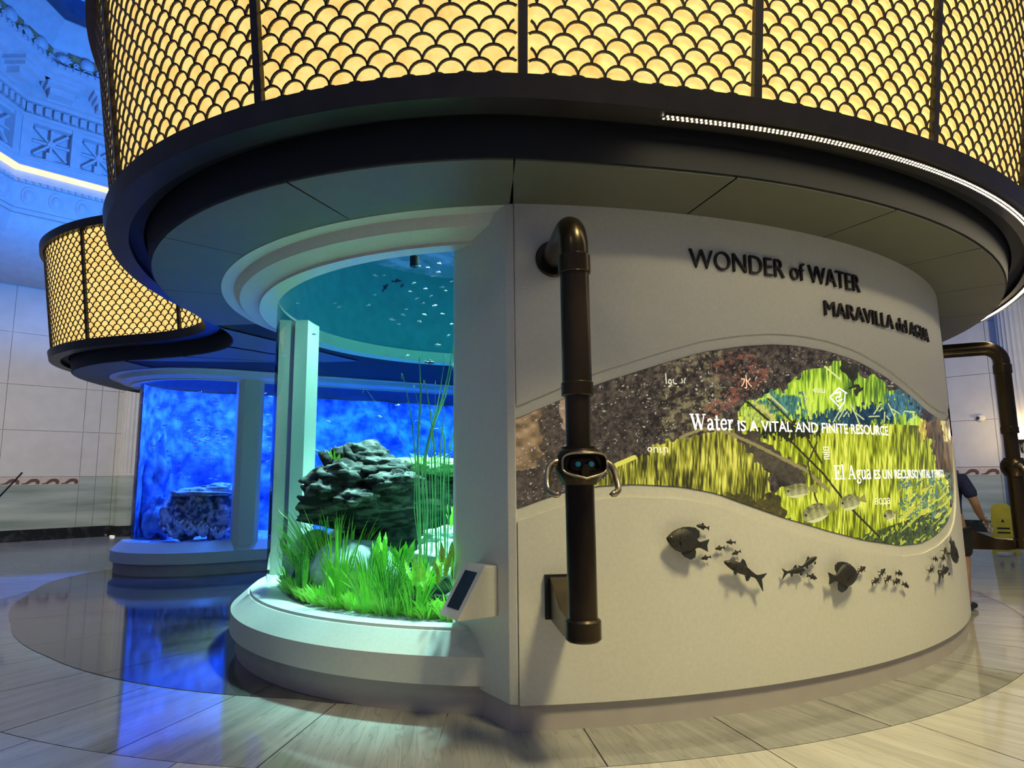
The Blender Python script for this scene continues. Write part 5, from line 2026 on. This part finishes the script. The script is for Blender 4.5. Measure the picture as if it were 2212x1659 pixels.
# facial features
ft0, ft = ft, ft + sd * HO
fc = Vector(ft) + fw * 0.14
ey = MB()
for sg in (-1, 1):
    cc = ft + sd * (sg * 0.033) + fw * 0.148 + Vector((0, 0, 1.735))
    rows = [[cc + Vector((0.012 * math.sin(u_) * math.cos(v_), 0.012 * math.sin(u_) * math.sin(v_), 0.012 * math.cos(u_))) for v_ in np.linspace(0, 2 * pi, 10)] for u_ in np.linspace(0.01, pi - 0.01, 7)]
    ey.grid(rows)
part_of(ey.build('eyes', M['black'], smooth=True), person)
part_of(MB().tube([ft + fw * 0.145 + Vector((0, 0, 1.735)), ft + fw * 0.172 + Vector((0, 0, 1.70)), ft + fw * 0.15 + Vector((0, 0, 1.69))], [.010, .016, .012], 8).build('nose', skin_m, smooth=True), person)
part_of(MB().tube([ft + fw * 0.15 + sd * -0.025 + Vector((0, 0, 1.655)), ft + fw * 0.158 + Vector((0, 0, 1.653)), ft + fw * 0.15 + sd * 0.025 + Vector((0, 0, 1.655))], .007, 8).build('mouth', mat('lips', (0.30, 0.12, 0.10), 0.5), smooth=True), person)
for sg in (-1, 1):
    part_of(MB().tube([ft + sd * sg * 0.083 + fw * 0.05 + Vector((0, 0, 1.76)), ft + sd * sg * 0.098 + fw * 0.035 + Vector((0, 0, 1.73)), ft + sd * sg * 0.085 + fw * 0.05 + Vector((0, 0, 1.69))], [.010, .016, .009], 8).build('ear', skin_m, smooth=True), person)
ft = ft0
# sleeve emblem: a small white bird-like mark
lg = ft + sd * 0.335 + fw * 0.0 + Vector((0, 0, 1.325))
mk = MB()
for poly in ([(-.03, .0), (-.005, .012), (.0, .03), (.008, .010), (.03, .012), (.008, -.004), (.012, -.02), (-.004, -.010), (-.02, -.022), (-.014, -.006)],):
    mk.poly([lg + fw * x + Vector((0, 0, z)) for x, z in poly])
part_of(mk.build('sleeve_emblem', M['white'], fix=False), person)
# folded leaflet held in the hand
hp = ft + sd * 0.25 + fw * 0.40 + Vector((0, 0, 0.975))
lf = thing('leaflet', 'folded printed leaflet held in the hand of the person', 'leaflet', hp)
mb = MB()
for k_ in range(3):
    o3 = sd * (0.006 * k_)
    mb.box(hp + o3 + fw * 0.03 * k_ + Vector((0, 0, -0.03 * k_)), (0.004, 0.21, 0.13), Matrix((sd, fw, Vector((0, 0, 1)))).transposed() @ Matrix.Rotation(rad(-38), 3, 'X'))
part_of(mb.build('paper', mat('leaflet_paper', (0.16, 0.15, 0.14), 0.6, c2=(0.62, 0.60, 0.56), scale=30, pos=(0.45, 0.55))), lf)

# ================================================================== life in the planted tank
M['wood'] = mat('dark_driftwood', (0.022, 0.022, 0.018), 0.9, c2=(0.26, 0.27, 0.22), scale=8, bump=1.0, detail=9, stretch=(0.6, 1.4, 2.2), pos=(0.46, 0.74))
M['moss'] = mat('moss_green', (0.10, 0.30, 0.06), 0.9, c2=(0.34, 0.62, 0.22), scale=18, bump=0.8)
M['pale_rock'] = mat('pale_boulder', (0.30, 0.34, 0.32), 0.85, c2=(0.62, 0.66, 0.62), scale=10, bump=0.5, detail=8)
M['dark_rock'] = mat('dark_rock', (0.030, 0.036, 0.034), 0.9, c2=(0.20, 0.23, 0.21), scale=9, bump=1.0, detail=9, pos=(0.40, 0.72))
M['leaf1'] = mat('grass_leaf', (0.14, 0.50, 0.03), 0.5, c2=(0.36, 0.80, 0.08), scale=6)
M['leaf2'] = mat('dark_grass_leaf', (0.03, 0.20, 0.02), 0.5, c2=(0.10, 0.42, 0.05), scale=6)
M['leaf3'] = mat('bright_leaf', (0.26, 0.70, 0.04), 0.5, c2=(0.55, 0.92, 0.14), scale=8)
M['leaf4'] = mat('ribbon_leaf', (0.10, 0.36, 0.12), 0.5, c2=(0.34, 0.62, 0.26), scale=5)
for _m in ('leaf1', 'leaf2', 'leaf3', 'leaf4'):
    _p = M[_m].node_tree.nodes['Principled BSDF']
    _p.inputs['Transmission Weight'].default_value = 0.0
    _p.inputs['Subsurface Weight'].default_value = 0.0


def rock_mb(c, r, seed, amp=0.22, freq=1.6, nu=30, nv=18, cut=None):
    rows = []
    for i in range(nv + 1):
        ph = pi * i / nv
        row = []
        for j in range(nu):
            th = 2 * pi * j / nu
            d = Vector((math.sin(ph) * math.cos(th), math.sin(ph) * math.sin(th), math.cos(ph)))
            k_ = 1 + amp * mnoise.fractal(d * freq + Vector((seed * 7.3, seed * 1.7, seed * 3.1)), 0.9, 2.1, 5)
            p = Vector((d.x * r[0], d.y * r[1], d.z * r[2])) * k_
            if cut is not None:
                p.z = max(p.z, -cut)
            row.append(Vector(c) + p)
        rows.append(row)
    return MB().grid(rows, closed_v=True)


def rock(name, label, c, r, seed, m, cat='rock', group=None, **kw):
    o = rock_mb(c, r, seed, **kw).build(name, M[m], None, smooth=True)
    return tag(o, label, cat, group)


BED = 0.52
# driftwood: hollow log end with ragged roots
lw = at_y(836, 1075, 6.75)
log = thing('driftwood_log', 'big dark ragged driftwood log hanging over the plants in the round tank', 'driftwood', lw)
path = [at_y(690, 1078, 6.55), at_y(725, 1070, 6.6), at_y(790, 1068, 6.7), at_y(870, 1072, 6.8), at_y(950, 1078, 6.95), at_y(1040, 1085, 7.1), at_y(1120, 1090, 7.2)]
rr = [0.20, 0.36, 0.42, 0.40, 0.38, 0.36, 0.33]
pp = catmull(np.array([[*p] for p in path]), 10)[:61]
rs = np.interp(np.linspace(0, 6, 61), range(7), rr)
rows = []
for i, (p, r) in enumerate(zip(pp, rs)):
    row = []
    for k in range(64):
        a = 2 * pi * k / 64
        d = Vector((0, math.cos(a), math.sin(a)))
        f = mnoise.fractal(Vector((p[0] * 2.4, d.y * 1.5, d.z * 1.5 + 5)), 0.8, 2.2, 5)
        g = mnoise.noise(Vector((p[0] * 1.2, d.y * 3.5, d.z * 3.5)))
        k_ = 1 + 0.24 * f + 0.16 * g + 0.07 * mnoise.noise(Vector((p[0] * 9, d.y * 9, d.z * 12)))
        if d.z < -0.3:
            k_ = 1 + 0.05 * f
        row.append((p[0] + 0.10 * f, p[1] + d.y * r * k_, p[2] + d.z * r * k_ * 0.92))
    rows.append(row)
b = MB().grid(rows, closed_v=True)
b.poly(rows[0][::-1]).poly(rows[-1])
part_of(b.build('trunk', M['wood'], None, smooth=True), log)
for i, (px, py, y, rx, rz, sd_) in enumerate(((778, 992, 6.6, 0.30, 0.17, 3), (742, 1028, 6.35, 0.24, 0.14, 5), (820, 1012, 6.5, 0.30, 0.12, 8), (715, 1052, 6.3, 0.17, 0.11, 9), (850, 1040, 6.35, 0.26, 0.11, 12), (770, 1075, 6.25, 0.20, 0.09, 14))):
    part_of(rock_mb(at_y(px, py, y), (rx, 0.22, rz), sd_, 0.38, 1.9, 44, 26).build('knot', M['wood'], None, smooth=True), log)
for pts, w in (([(700, 1085), (672, 1088), (642, 1072)], .10), ([(705, 1062), (668, 1060), (650, 1050)], .09), ([(705, 1040), (690, 1018), (676, 1016)], .07), ([(720, 1010), (700, 985), (688, 976)], .07), ([(760, 1000), (750, 975), (744, 962)], .06), ([(712, 1100), (690, 1105), (668, 1098)], .08)):
    q = [at_y(x, y_, 6.35 + 0.02 * i) for i, (x, y_) in enumerate(pts)]
    part_of(MB().tube(q, [w, w * 0.7, 0.012], 9).build('root_spur', M['wood'], None, smooth=True), log)
for i, (px, py, rx) in enumerate(((900, 1008, .30), (955, 1010, .30), (1010, 1015, .30), (870, 1020, .2))):
    part_of(rock_mb(at_y(px, py, 6.75), (rx, 0.24, 0.09), 20 + i, 0.4, 3.0, 28, 12).build('moss_pad', M['moss'], None, smooth=True), log)
# boulders and rocks
rock('boulder', 'large pale rounded boulder at the front of the planted tank', at_y(772, 1240, 6.15), (0.44, 0.30, 0.31), 31, 'pale_rock', amp=0.12, freq=0.9, cut=0.30)
rock('boulder', 'smaller pale boulder behind the grass at the left of the planted tank', at_y(676, 1215, 6.70), (0.27, 0.26, 0.32), 33, 'pale_rock', amp=0.12, freq=0.9, cut=0.31)
rock('rock', 'dark craggy rock in the front right corner of the planted tank', at_y(925, 1300, 5.42), (0.26, 0.20, 0.20), 35, 'dark_rock', amp=0.5, freq=2.6, cut=0.20)
rock('rock', 'dark craggy rock low beside the display box', at_y(985, 1300, 5.45), (0.22, 0.20, 0.17), 36, 'dark_rock', amp=0.5, freq=2.6, cut=0.18)
rock('rock', 'flat pale rock ledge halfway up at the right of the planted tank', at_y(968, 1200, 6.1), (0.32, 0.25, 0.14), 37, 'pale_rock', amp=0.3, freq=1.8)
rock('rock', 'flat pale rock ledge under the other ledge at the right', at_y(965, 1238, 6.0), (0.34, 0.28, 0.12), 38, 'pale_rock', amp=0.3, freq=1.8)
rock('rock', 'pale rock slab resting on the ledges at the right', at_y(975, 1160, 6.3), (0.30, 0.22, 0.10), 39, 'pale_rock', amp=0.3, freq=1.8)
rock('rock', 'dark rock mound under the driftwood log in the planted tank', at_y(880, 1210, 6.9), (0.85, 0.40, 0.55), 40, 'dark_rock', amp=0.35, freq=2.0, cut=0.45)
rock('rock', 'dark rock in shade behind the pale boulder', at_y(730, 1235, 6.6), (0.45, 0.30, 0.30), 41, 'dark_rock', amp=0.35, freq=2.0)


def blade(mb, base, tip, w, sag=0.15, n=7, tw=0.0):
    base, tip = Vector(base), Vector(tip)
    ax = tip - base
    sidev = Vector((math.cos(tw), math.sin(tw), 0))
    out = Vector((ax.x, ax.y, 0))
    L_ = ax.length
    rows = []
    for i in range(n + 1):
        t_ = i / n
        p = base + ax * t_ + Vector((0, 0, 1)) * sag * L_ * 4 * t_ * (1 - t_) * 0.5
        if out.length > 1e-4:
            p -= out * (0.35 * t_ * (1 - t_))
        ww = w * (0.55 + 0.45 * math.sin(pi * min(1, t_ * 1.2))) * (1 - max(0, t_ - 0.72) / 0.28 * 0.95)
        c_ = 0.25 * ww
        rows.append([p - sidev * ww, p + Vector((sidev.y, -sidev.x, 0)) * c_, p + sidev * ww])
    mb.grid(rows)


def clump(name, label, base, n0, h_, spread, w, m, seed, lean=(0, 0), group=None, cat='plant'):
    r_ = random.Random(seed)
    mb = MB()
    base = Vector(base)
    rb_ = math.hypot(base.x - TX, base.y - TY)
    if rb_ > 2.34 and base.z < 0.6:
        base = Vector((TX + (base.x - TX) * 2.34 / rb_, TY + (base.y - TY) * 2.34 / rb_, base.z))
    for i in range(int(n0 * 1.5)):
        a = r_.uniform(0, 2 * pi)
        q = r_.uniform(0.0, 1.0) ** 0.6 * spread * 0.35
        bs = Vector(base) + Vector((math.cos(a) * q, math.sin(a) * q, -0.02))
        hh = h_ * r_.uniform(0.45, 1.0)
        tp = bs + Vector((math.cos(a) * spread * r_.uniform(0.2, 1.0) + lean[0], math.sin(a) * spread * r_.uniform(0.1, 0.6) + lean[1], hh))
        blade(mb, bs, tp, w * r_.uniform(0.4, 0.85), r_.uniform(0.02, 0.22), 7, r_.uniform(-0.6, 0.6))
    for i, p in enumerate(mb.v):                # leaves stay inside the glass
        r = math.hypot(p[0] - TX, p[1] - TY)
        if r > 2.50:
            f = 2.50 / r
            mb.v[i] = (TX + (p[0] - TX) * f, TY + (p[1] - TY) * f, p[2])
    o = mb.build(name, M[m], None, smooth=True, fix=False)
    tag(o, label, cat, group)
    return o


GP = 'grassy plants in the round tank'
clump('grass_plant', 'thin dark green grass plant at the left front of the planted tank', at_z(628, 1290, BED), 34, 0.62, 0.16, 0.006, 'leaf2', 1, group=GP)
clump('grass_plant', 'fine bright grass plant in front of the large pale boulder', at_z(765, 1330, BED), 60, 0.52, 0.26, 0.006, 'leaf1', 2, group=GP)
clump('grass_plant', 'tall grass plant rising between the two pale boulders', at_z(708, 1312, BED), 26, 0.80, 0.20, 0.010, 'leaf1', 3, group=GP)
clump('grass_plant', 'slender dark grass plant right of the large pale boulder', at_z(838, 1325, BED), 40, 0.55, 0.22, 0.006, 'leaf2', 4, group=GP)
clump('grass_plant', 'dense green grass plant at the centre front of the planted tank', at_z(800, 1338, BED), 46, 0.36, 0.24, 0.006, 'leaf1', 5, group=GP)
clump('grass_plant', 'green grass plant beside the dark front rock', at_z(880, 1335, BED), 26, 0.46, 0.18, 0.007, 'leaf1', 6, group=GP)
clump('grass_plant', 'long grass plant leaning left behind the boulders', at_z(690, 1245, 0.66), 60, 0.72, 0.50, 0.009, 'leaf1', 7, (-0.30, 0.0), GP)
clump('grass_plant', 'yellow green grass plant behind the boulder under the log', at_z(745, 1240, 0.66), 44, 0.60, 0.42, 0.010, 'leaf3', 8, (-0.05, 0), GP)
clump('grass_plant', 'fine grass plant against the glass at the far left', at_z(600, 1268, BED), 40, 0.50, 0.20, 0.005, 'leaf1', 9, (0.05, 0), GP)
clump('grass_plant', 'small grass tuft growing on the upper left of the log', at_y(722, 1000, 6.4), 30, 0.20, 0.16, 0.009, 'leaf3', 10, (-0.04, 0), GP)
clump('grass_plant', 'mossy grass tuft on top of the log at the right', at_y(925, 1005, 6.6), 40, 0.16, 0.26, 0.008, 'leaf3', 11, group=GP)
clump('grass_plant', 'low grass tuft at the foot of the rock ledges', at_z(905, 1270, 0.70), 40, 0.30, 0.30, 0.008, 'leaf1', 12, group=GP)
# carpets of small bright leaves along the front glass
for i, (px, py, lb) in enumerate(((592, 1280, 'bright green leafy carpet plant at the left end of the front glass'), (622, 1298, 'bright green leafy carpet plant below the thin dark grass'),
                                  (655, 1308, 'bright green leafy carpet plant left of the boulder'), (690, 1318, 'bright green leafy carpet plant in front of the boulders'),
                                  (905, 1338, 'bright green leafy carpet plant in front of the dark rock'), (955, 1340, 'bright green leafy carpet plant at the right end of the front glass'))):
    clump('carpet_plant', lb, at_z(px, py, BED), 46, 0.15, 0.17, 0.013, 'leaf3', 40 + i, group='carpet plants in the round tank')
for i in range(22):
    a = rad(186 + 75 * i / 21)
    clump('carpet_plant', 'small bright carpet plant in the row along the front glass', (TX + 2.36 * math.cos(a), TY + 2.36 * math.sin(a), BED), 40, 0.10 + 0.05 * (i % 3), 0.15, 0.011, ('leaf3', 'leaf1')[i % 2], 140 + i, group='carpet plants along the front glass of the round tank')
for i in range(13):
    a = rad(190 + 68 * i / 12)
    rr_ = 2.12 - 0.12 * (i % 2)
    clump('grass_plant', 'thin green grass plant in the row behind the carpet plants', (TX + rr_ * math.cos(a), TY + rr_ * math.sin(a), BED), 30, 0.34 + 0.12 * (i % 3), 0.22, 0.006, ('leaf1', 'leaf2', 'leaf1')[i % 3], 240 + i, group='grass row along the front of the round tank')
# ribbon plant reaching to the surface
rb = thing('ribbon_plant', 'very tall ribbon leaved water plant rising in front of the log', 'plant', at_z(925, 1262, 0.60))
tips = [(785, 852), (868, 822), (905, 788), (892, 850), (962, 780), (984, 742), (940, 838), (978, 800), (915, 835), (930, 900), (955, 870), (895, 930), (970, 905), (1000, 840)]
for i, (tx, ty) in enumerate(tips):
    bs = at_y(900 + 5.2 * i, 1205 + (i % 3) * 6, 5.85 + 0.02 * (i % 4))
    md_ = at_y(890 + 6.2 * i, 1000 - (i % 4) * 20, 5.85)
    tp = at_y(tx, ty, 5.75 + 0.02 * (i % 5))
    mb = MB()
    ctlp = np.array([[*bs], [*((bs * 0.5 + md_ * 0.5))], [*md_], [*(md_ * 0.45 + tp * 0.55 + Vector((0.02, 0, 0.03)))], [*tp]])
    cp_ = catmull(ctlp, 6)[:25]
    rows = []
    for j, p in enumerate(cp_):
        w = (0.0035 + 0.003 * (i % 3)) * (1 if j < 17 else (24.6 - j) / 8)
        rows.append([(p[0] - w, p[1], p[2]), (p[0], p[1] - 0.003, p[2]), (p[0] + w, p[1], p[2])])
    part_of(mb.grid(rows).build('ribbon_leaf', M['leaf4'], None, smooth=True, fix=False), rb)
# sword leaf and round leaved plants
leaf = MB()
blade(leaf, (0, 0, 0), (0, 0.25, 0.85), 0.12, 0.1, 10)
round_me = leaf.mesh('leaf', M['leaf3'], True, False)
for i, (px, py, z, n_, s_, m, lb) in enumerate(((818, 1240, 0.72, 16, 0.26, 'leaf3', 'bushy round leaved plant below the middle of the log'),
                                                (868, 1250, 0.72, 14, 0.22, 'leaf1', 'bushy round leaved plant left of the ribbon plant'),
                                                (905, 1292, 0.66, 14, 0.20, 'leaf3', 'round leaved plant above the dark front rock'),
                                                (960, 1262, 0.80, 12, 0.20, 'leaf3', 'round leaved plant on the rock ledge at the right'),
                                                (660, 1275, 0.58, 5, 0.55, 'leaf1', 'broad sword leaved plant at the left of the tank'),
                                                (735, 1290, 0.58, 5, 0.50, 'leaf1', 'broad sword leaved plant beside the large boulder'),
                                                (980, 1120, 1.05, 10, 0.20, 'leaf3', 'round leaved plant at the right end of the log'))):
    bs = at_z(px, py, z) if i != 6 else at_y(982, 1150, 6.2)
    t_ = thing('leafy_plant', lb, 'plant', bs, 'leafy plants in the round tank')
    r_ = random.Random(90 + i)
    me_ = round_me.copy()
    me_.materials.clear()
    me_.materials.append(M[m])
    for k in range(n_):
        o = bpy.data.objects.new('leaf', me_)
        COL.objects.link(o)
        o.parent = t_
        o.location = (r_.uniform(-.06, .06), r_.uniform(-.06, .06), r_.uniform(0, 0.16) if n_ > 6 else 0)
        o.rotation_euler = (r_.uniform(-0.2, 0.9) if n_ > 6 else r_.uniform(-0.2, 0.3), r_.uniform(-.3, .3), r_.uniform(0, 2 * pi))
        k_ = s_ * r_.uniform(0.6, 1.1)
        o.scale = (k_ * (0.9 if n_ > 6 else 0.45), k_, k_)

# small silver fish
M['silver'] = mat('silver_fish', (0.75, 0.80, 0.80), 0.35, 0.2, var=0.1)
M['darkfish'] = mat('dark_fish', (0.03, 0.05, 0.10), 0.5)
M['bluefish'] = mat('pale_blue_fish', (0.55, 0.70, 0.95), 0.4)


def swim_mesh(m):
    bo, fi_, ey_ = fish_parts('minnow')
    j = MB()
    j.v = [p for p in bo.v]
    prof, lift = FT['minnow']
    nv_ = len(prof) * 14
    j = MB()
    rows = []
    for x, hh, tt in prof:
        rows.append([(x - 0.5, tt * math.cos(2 * pi * k / 10), hh * math.sin(2 * pi * k / 10)) for k in range(10)])
    j.grid(rows, closed_v=True)
    for k_ in ('tail_fin', 'dorsal_fin', 'anal_fin'):
        j.join(fi_[k_])
    return j.mesh('small_fish', m, True)


fsil, fdark, fblue = swim_mesh(M['silver']), swim_mesh(M['darkfish']), swim_mesh(M['bluefish'])


def swim(me_, pos, L, ang, tilt, label, group):
    o = bpy.data.objects.new('small_fish', me_)
    COL.objects.link(o)
    o.location = pos
    o.rotation_euler = (0, tilt, ang)
    o.scale = (L, L, L)
    tag(o, label, 'fish', group)


spots = [(642, 655), (724, 655), (733, 663), (810, 595), (810, 637), (797, 659), (893, 612), (920, 624), (885, 630), (915, 655), (956, 620), (962, 628), (955, 678), (907, 695), (870, 680), (830, 595), (948, 588), (940, 660),
         (975, 700), (900, 645), (862, 700), (968, 725), (678, 722), (838, 764), (880, 768), (878, 668), (930, 640), (975, 608), (600, 785), (612, 770), (945, 745), (860, 875), (710, 910), (820, 900), (846, 690), (918, 680), (935, 596), (905, 575), (925, 578), (950, 570)]
r_ = random.Random(4)
for i, (px, py) in enumerate(spots):
    swim(fsil, at_y(px, py, r_.uniform(5.6, 6.8) if px > 650 else 6.9), r_.uniform(0.03, 0.052), r_.choice((0, pi)) + r_.uniform(-.5, .5), r_.uniform(-.35, .35),
         'tiny silver fish swimming in the upper water of the planted tank', 'tiny silver fish in the round tank')
for px, py in ((833, 620), (858, 607), (868, 618), (930, 783)):
    swim(fdark, at_y(px, py, 5.9), 0.085, r_.uniform(0, 6), 1.0 * (px == 833), 'tiny dark fish swimming high in the planted tank', 'tiny dark fish in the round tank')

# ================================================================== life in the blue tank
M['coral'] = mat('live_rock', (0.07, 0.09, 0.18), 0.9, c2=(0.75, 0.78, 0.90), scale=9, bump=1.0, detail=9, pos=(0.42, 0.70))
M['plate'] = mat('plate_coral', (0.35, 0.42, 0.60), 0.9, c2=(0.92, 0.94, 1.0), scale=16, bump=1.0, detail=7)
Yb = 11.85
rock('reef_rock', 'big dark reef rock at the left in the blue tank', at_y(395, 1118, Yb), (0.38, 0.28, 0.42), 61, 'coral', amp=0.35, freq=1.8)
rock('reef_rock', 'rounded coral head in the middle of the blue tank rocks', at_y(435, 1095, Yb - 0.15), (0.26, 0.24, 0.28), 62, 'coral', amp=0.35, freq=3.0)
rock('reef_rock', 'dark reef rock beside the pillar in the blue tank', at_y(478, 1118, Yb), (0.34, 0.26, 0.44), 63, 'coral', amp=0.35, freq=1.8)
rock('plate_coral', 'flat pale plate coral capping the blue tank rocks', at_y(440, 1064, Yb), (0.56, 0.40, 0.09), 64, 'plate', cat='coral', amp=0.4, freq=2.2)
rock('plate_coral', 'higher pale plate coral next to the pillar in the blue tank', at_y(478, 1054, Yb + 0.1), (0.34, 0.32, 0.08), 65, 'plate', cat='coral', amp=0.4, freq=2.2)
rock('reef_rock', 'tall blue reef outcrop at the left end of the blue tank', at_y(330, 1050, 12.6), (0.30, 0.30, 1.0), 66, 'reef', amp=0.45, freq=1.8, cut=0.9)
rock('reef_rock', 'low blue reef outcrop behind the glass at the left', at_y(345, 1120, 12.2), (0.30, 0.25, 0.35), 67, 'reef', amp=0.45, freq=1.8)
for i, (px, py) in enumerate(((375, 1150), (410, 1148), (440, 1152), (470, 1155), (390, 1135), (425, 1140))):
    c = at_y(px, py, 11.6)
    c.z = max(c.z, 0.56)
    mb = MB()
    r_ = random.Random(i + 7)
    for k in range(9):
        a, b_ = r_.uniform(0, 2 * pi), r_.uniform(0.1, 0.22)
        q0 = c + Vector((0, 0, -0.05))
        q1 = c + Vector((math.cos(a) * b_ * 0.6, math.sin(a) * b_ * 0.4, 0.05))
        q2 = c + Vector((math.cos(a + 0.5) * b_, math.sin(a + 0.5) * b_ * 0.6, r_.uniform(0.06, 0.16)))
        mb.tube([q0, q1, q2], [0.035, 0.03, 0.018], 7)
    tag(mb.build('branch_coral', M['plate'], None, smooth=True), ['white branching coral at the foot of the left reef rock', 'white branching coral in front of the rounded coral head',
        'white branching coral between the two dark reef rocks', 'white branching coral right by the pillar foot', 'white branching coral highest on the left reef rock', 'white branching coral under the rounded coral head'][i], 'coral', 'branching corals in the blue tank')
r_ = random.Random(12)
for i in range(110):
    px, py = (r_.uniform(400, 492), r_.uniform(920, 965)) if i < 45 else ((r_.uniform(310, 492), r_.uniform(840, 1040)) if i < 95 else (r_.uniform(558, 585), r_.uniform(840, 1000)))
    y = r_.uniform(11.6, 12.6) if px < 500 else 13.0
    swim(fblue, at_y(px, py, y), r_.uniform(0.06, 0.10), r_.choice((0, pi)) + r_.uniform(-.6, .6), r_.uniform(-.3, .3), 'tiny pale fish schooling in the blue tank', 'tiny pale fish in the blue tank')
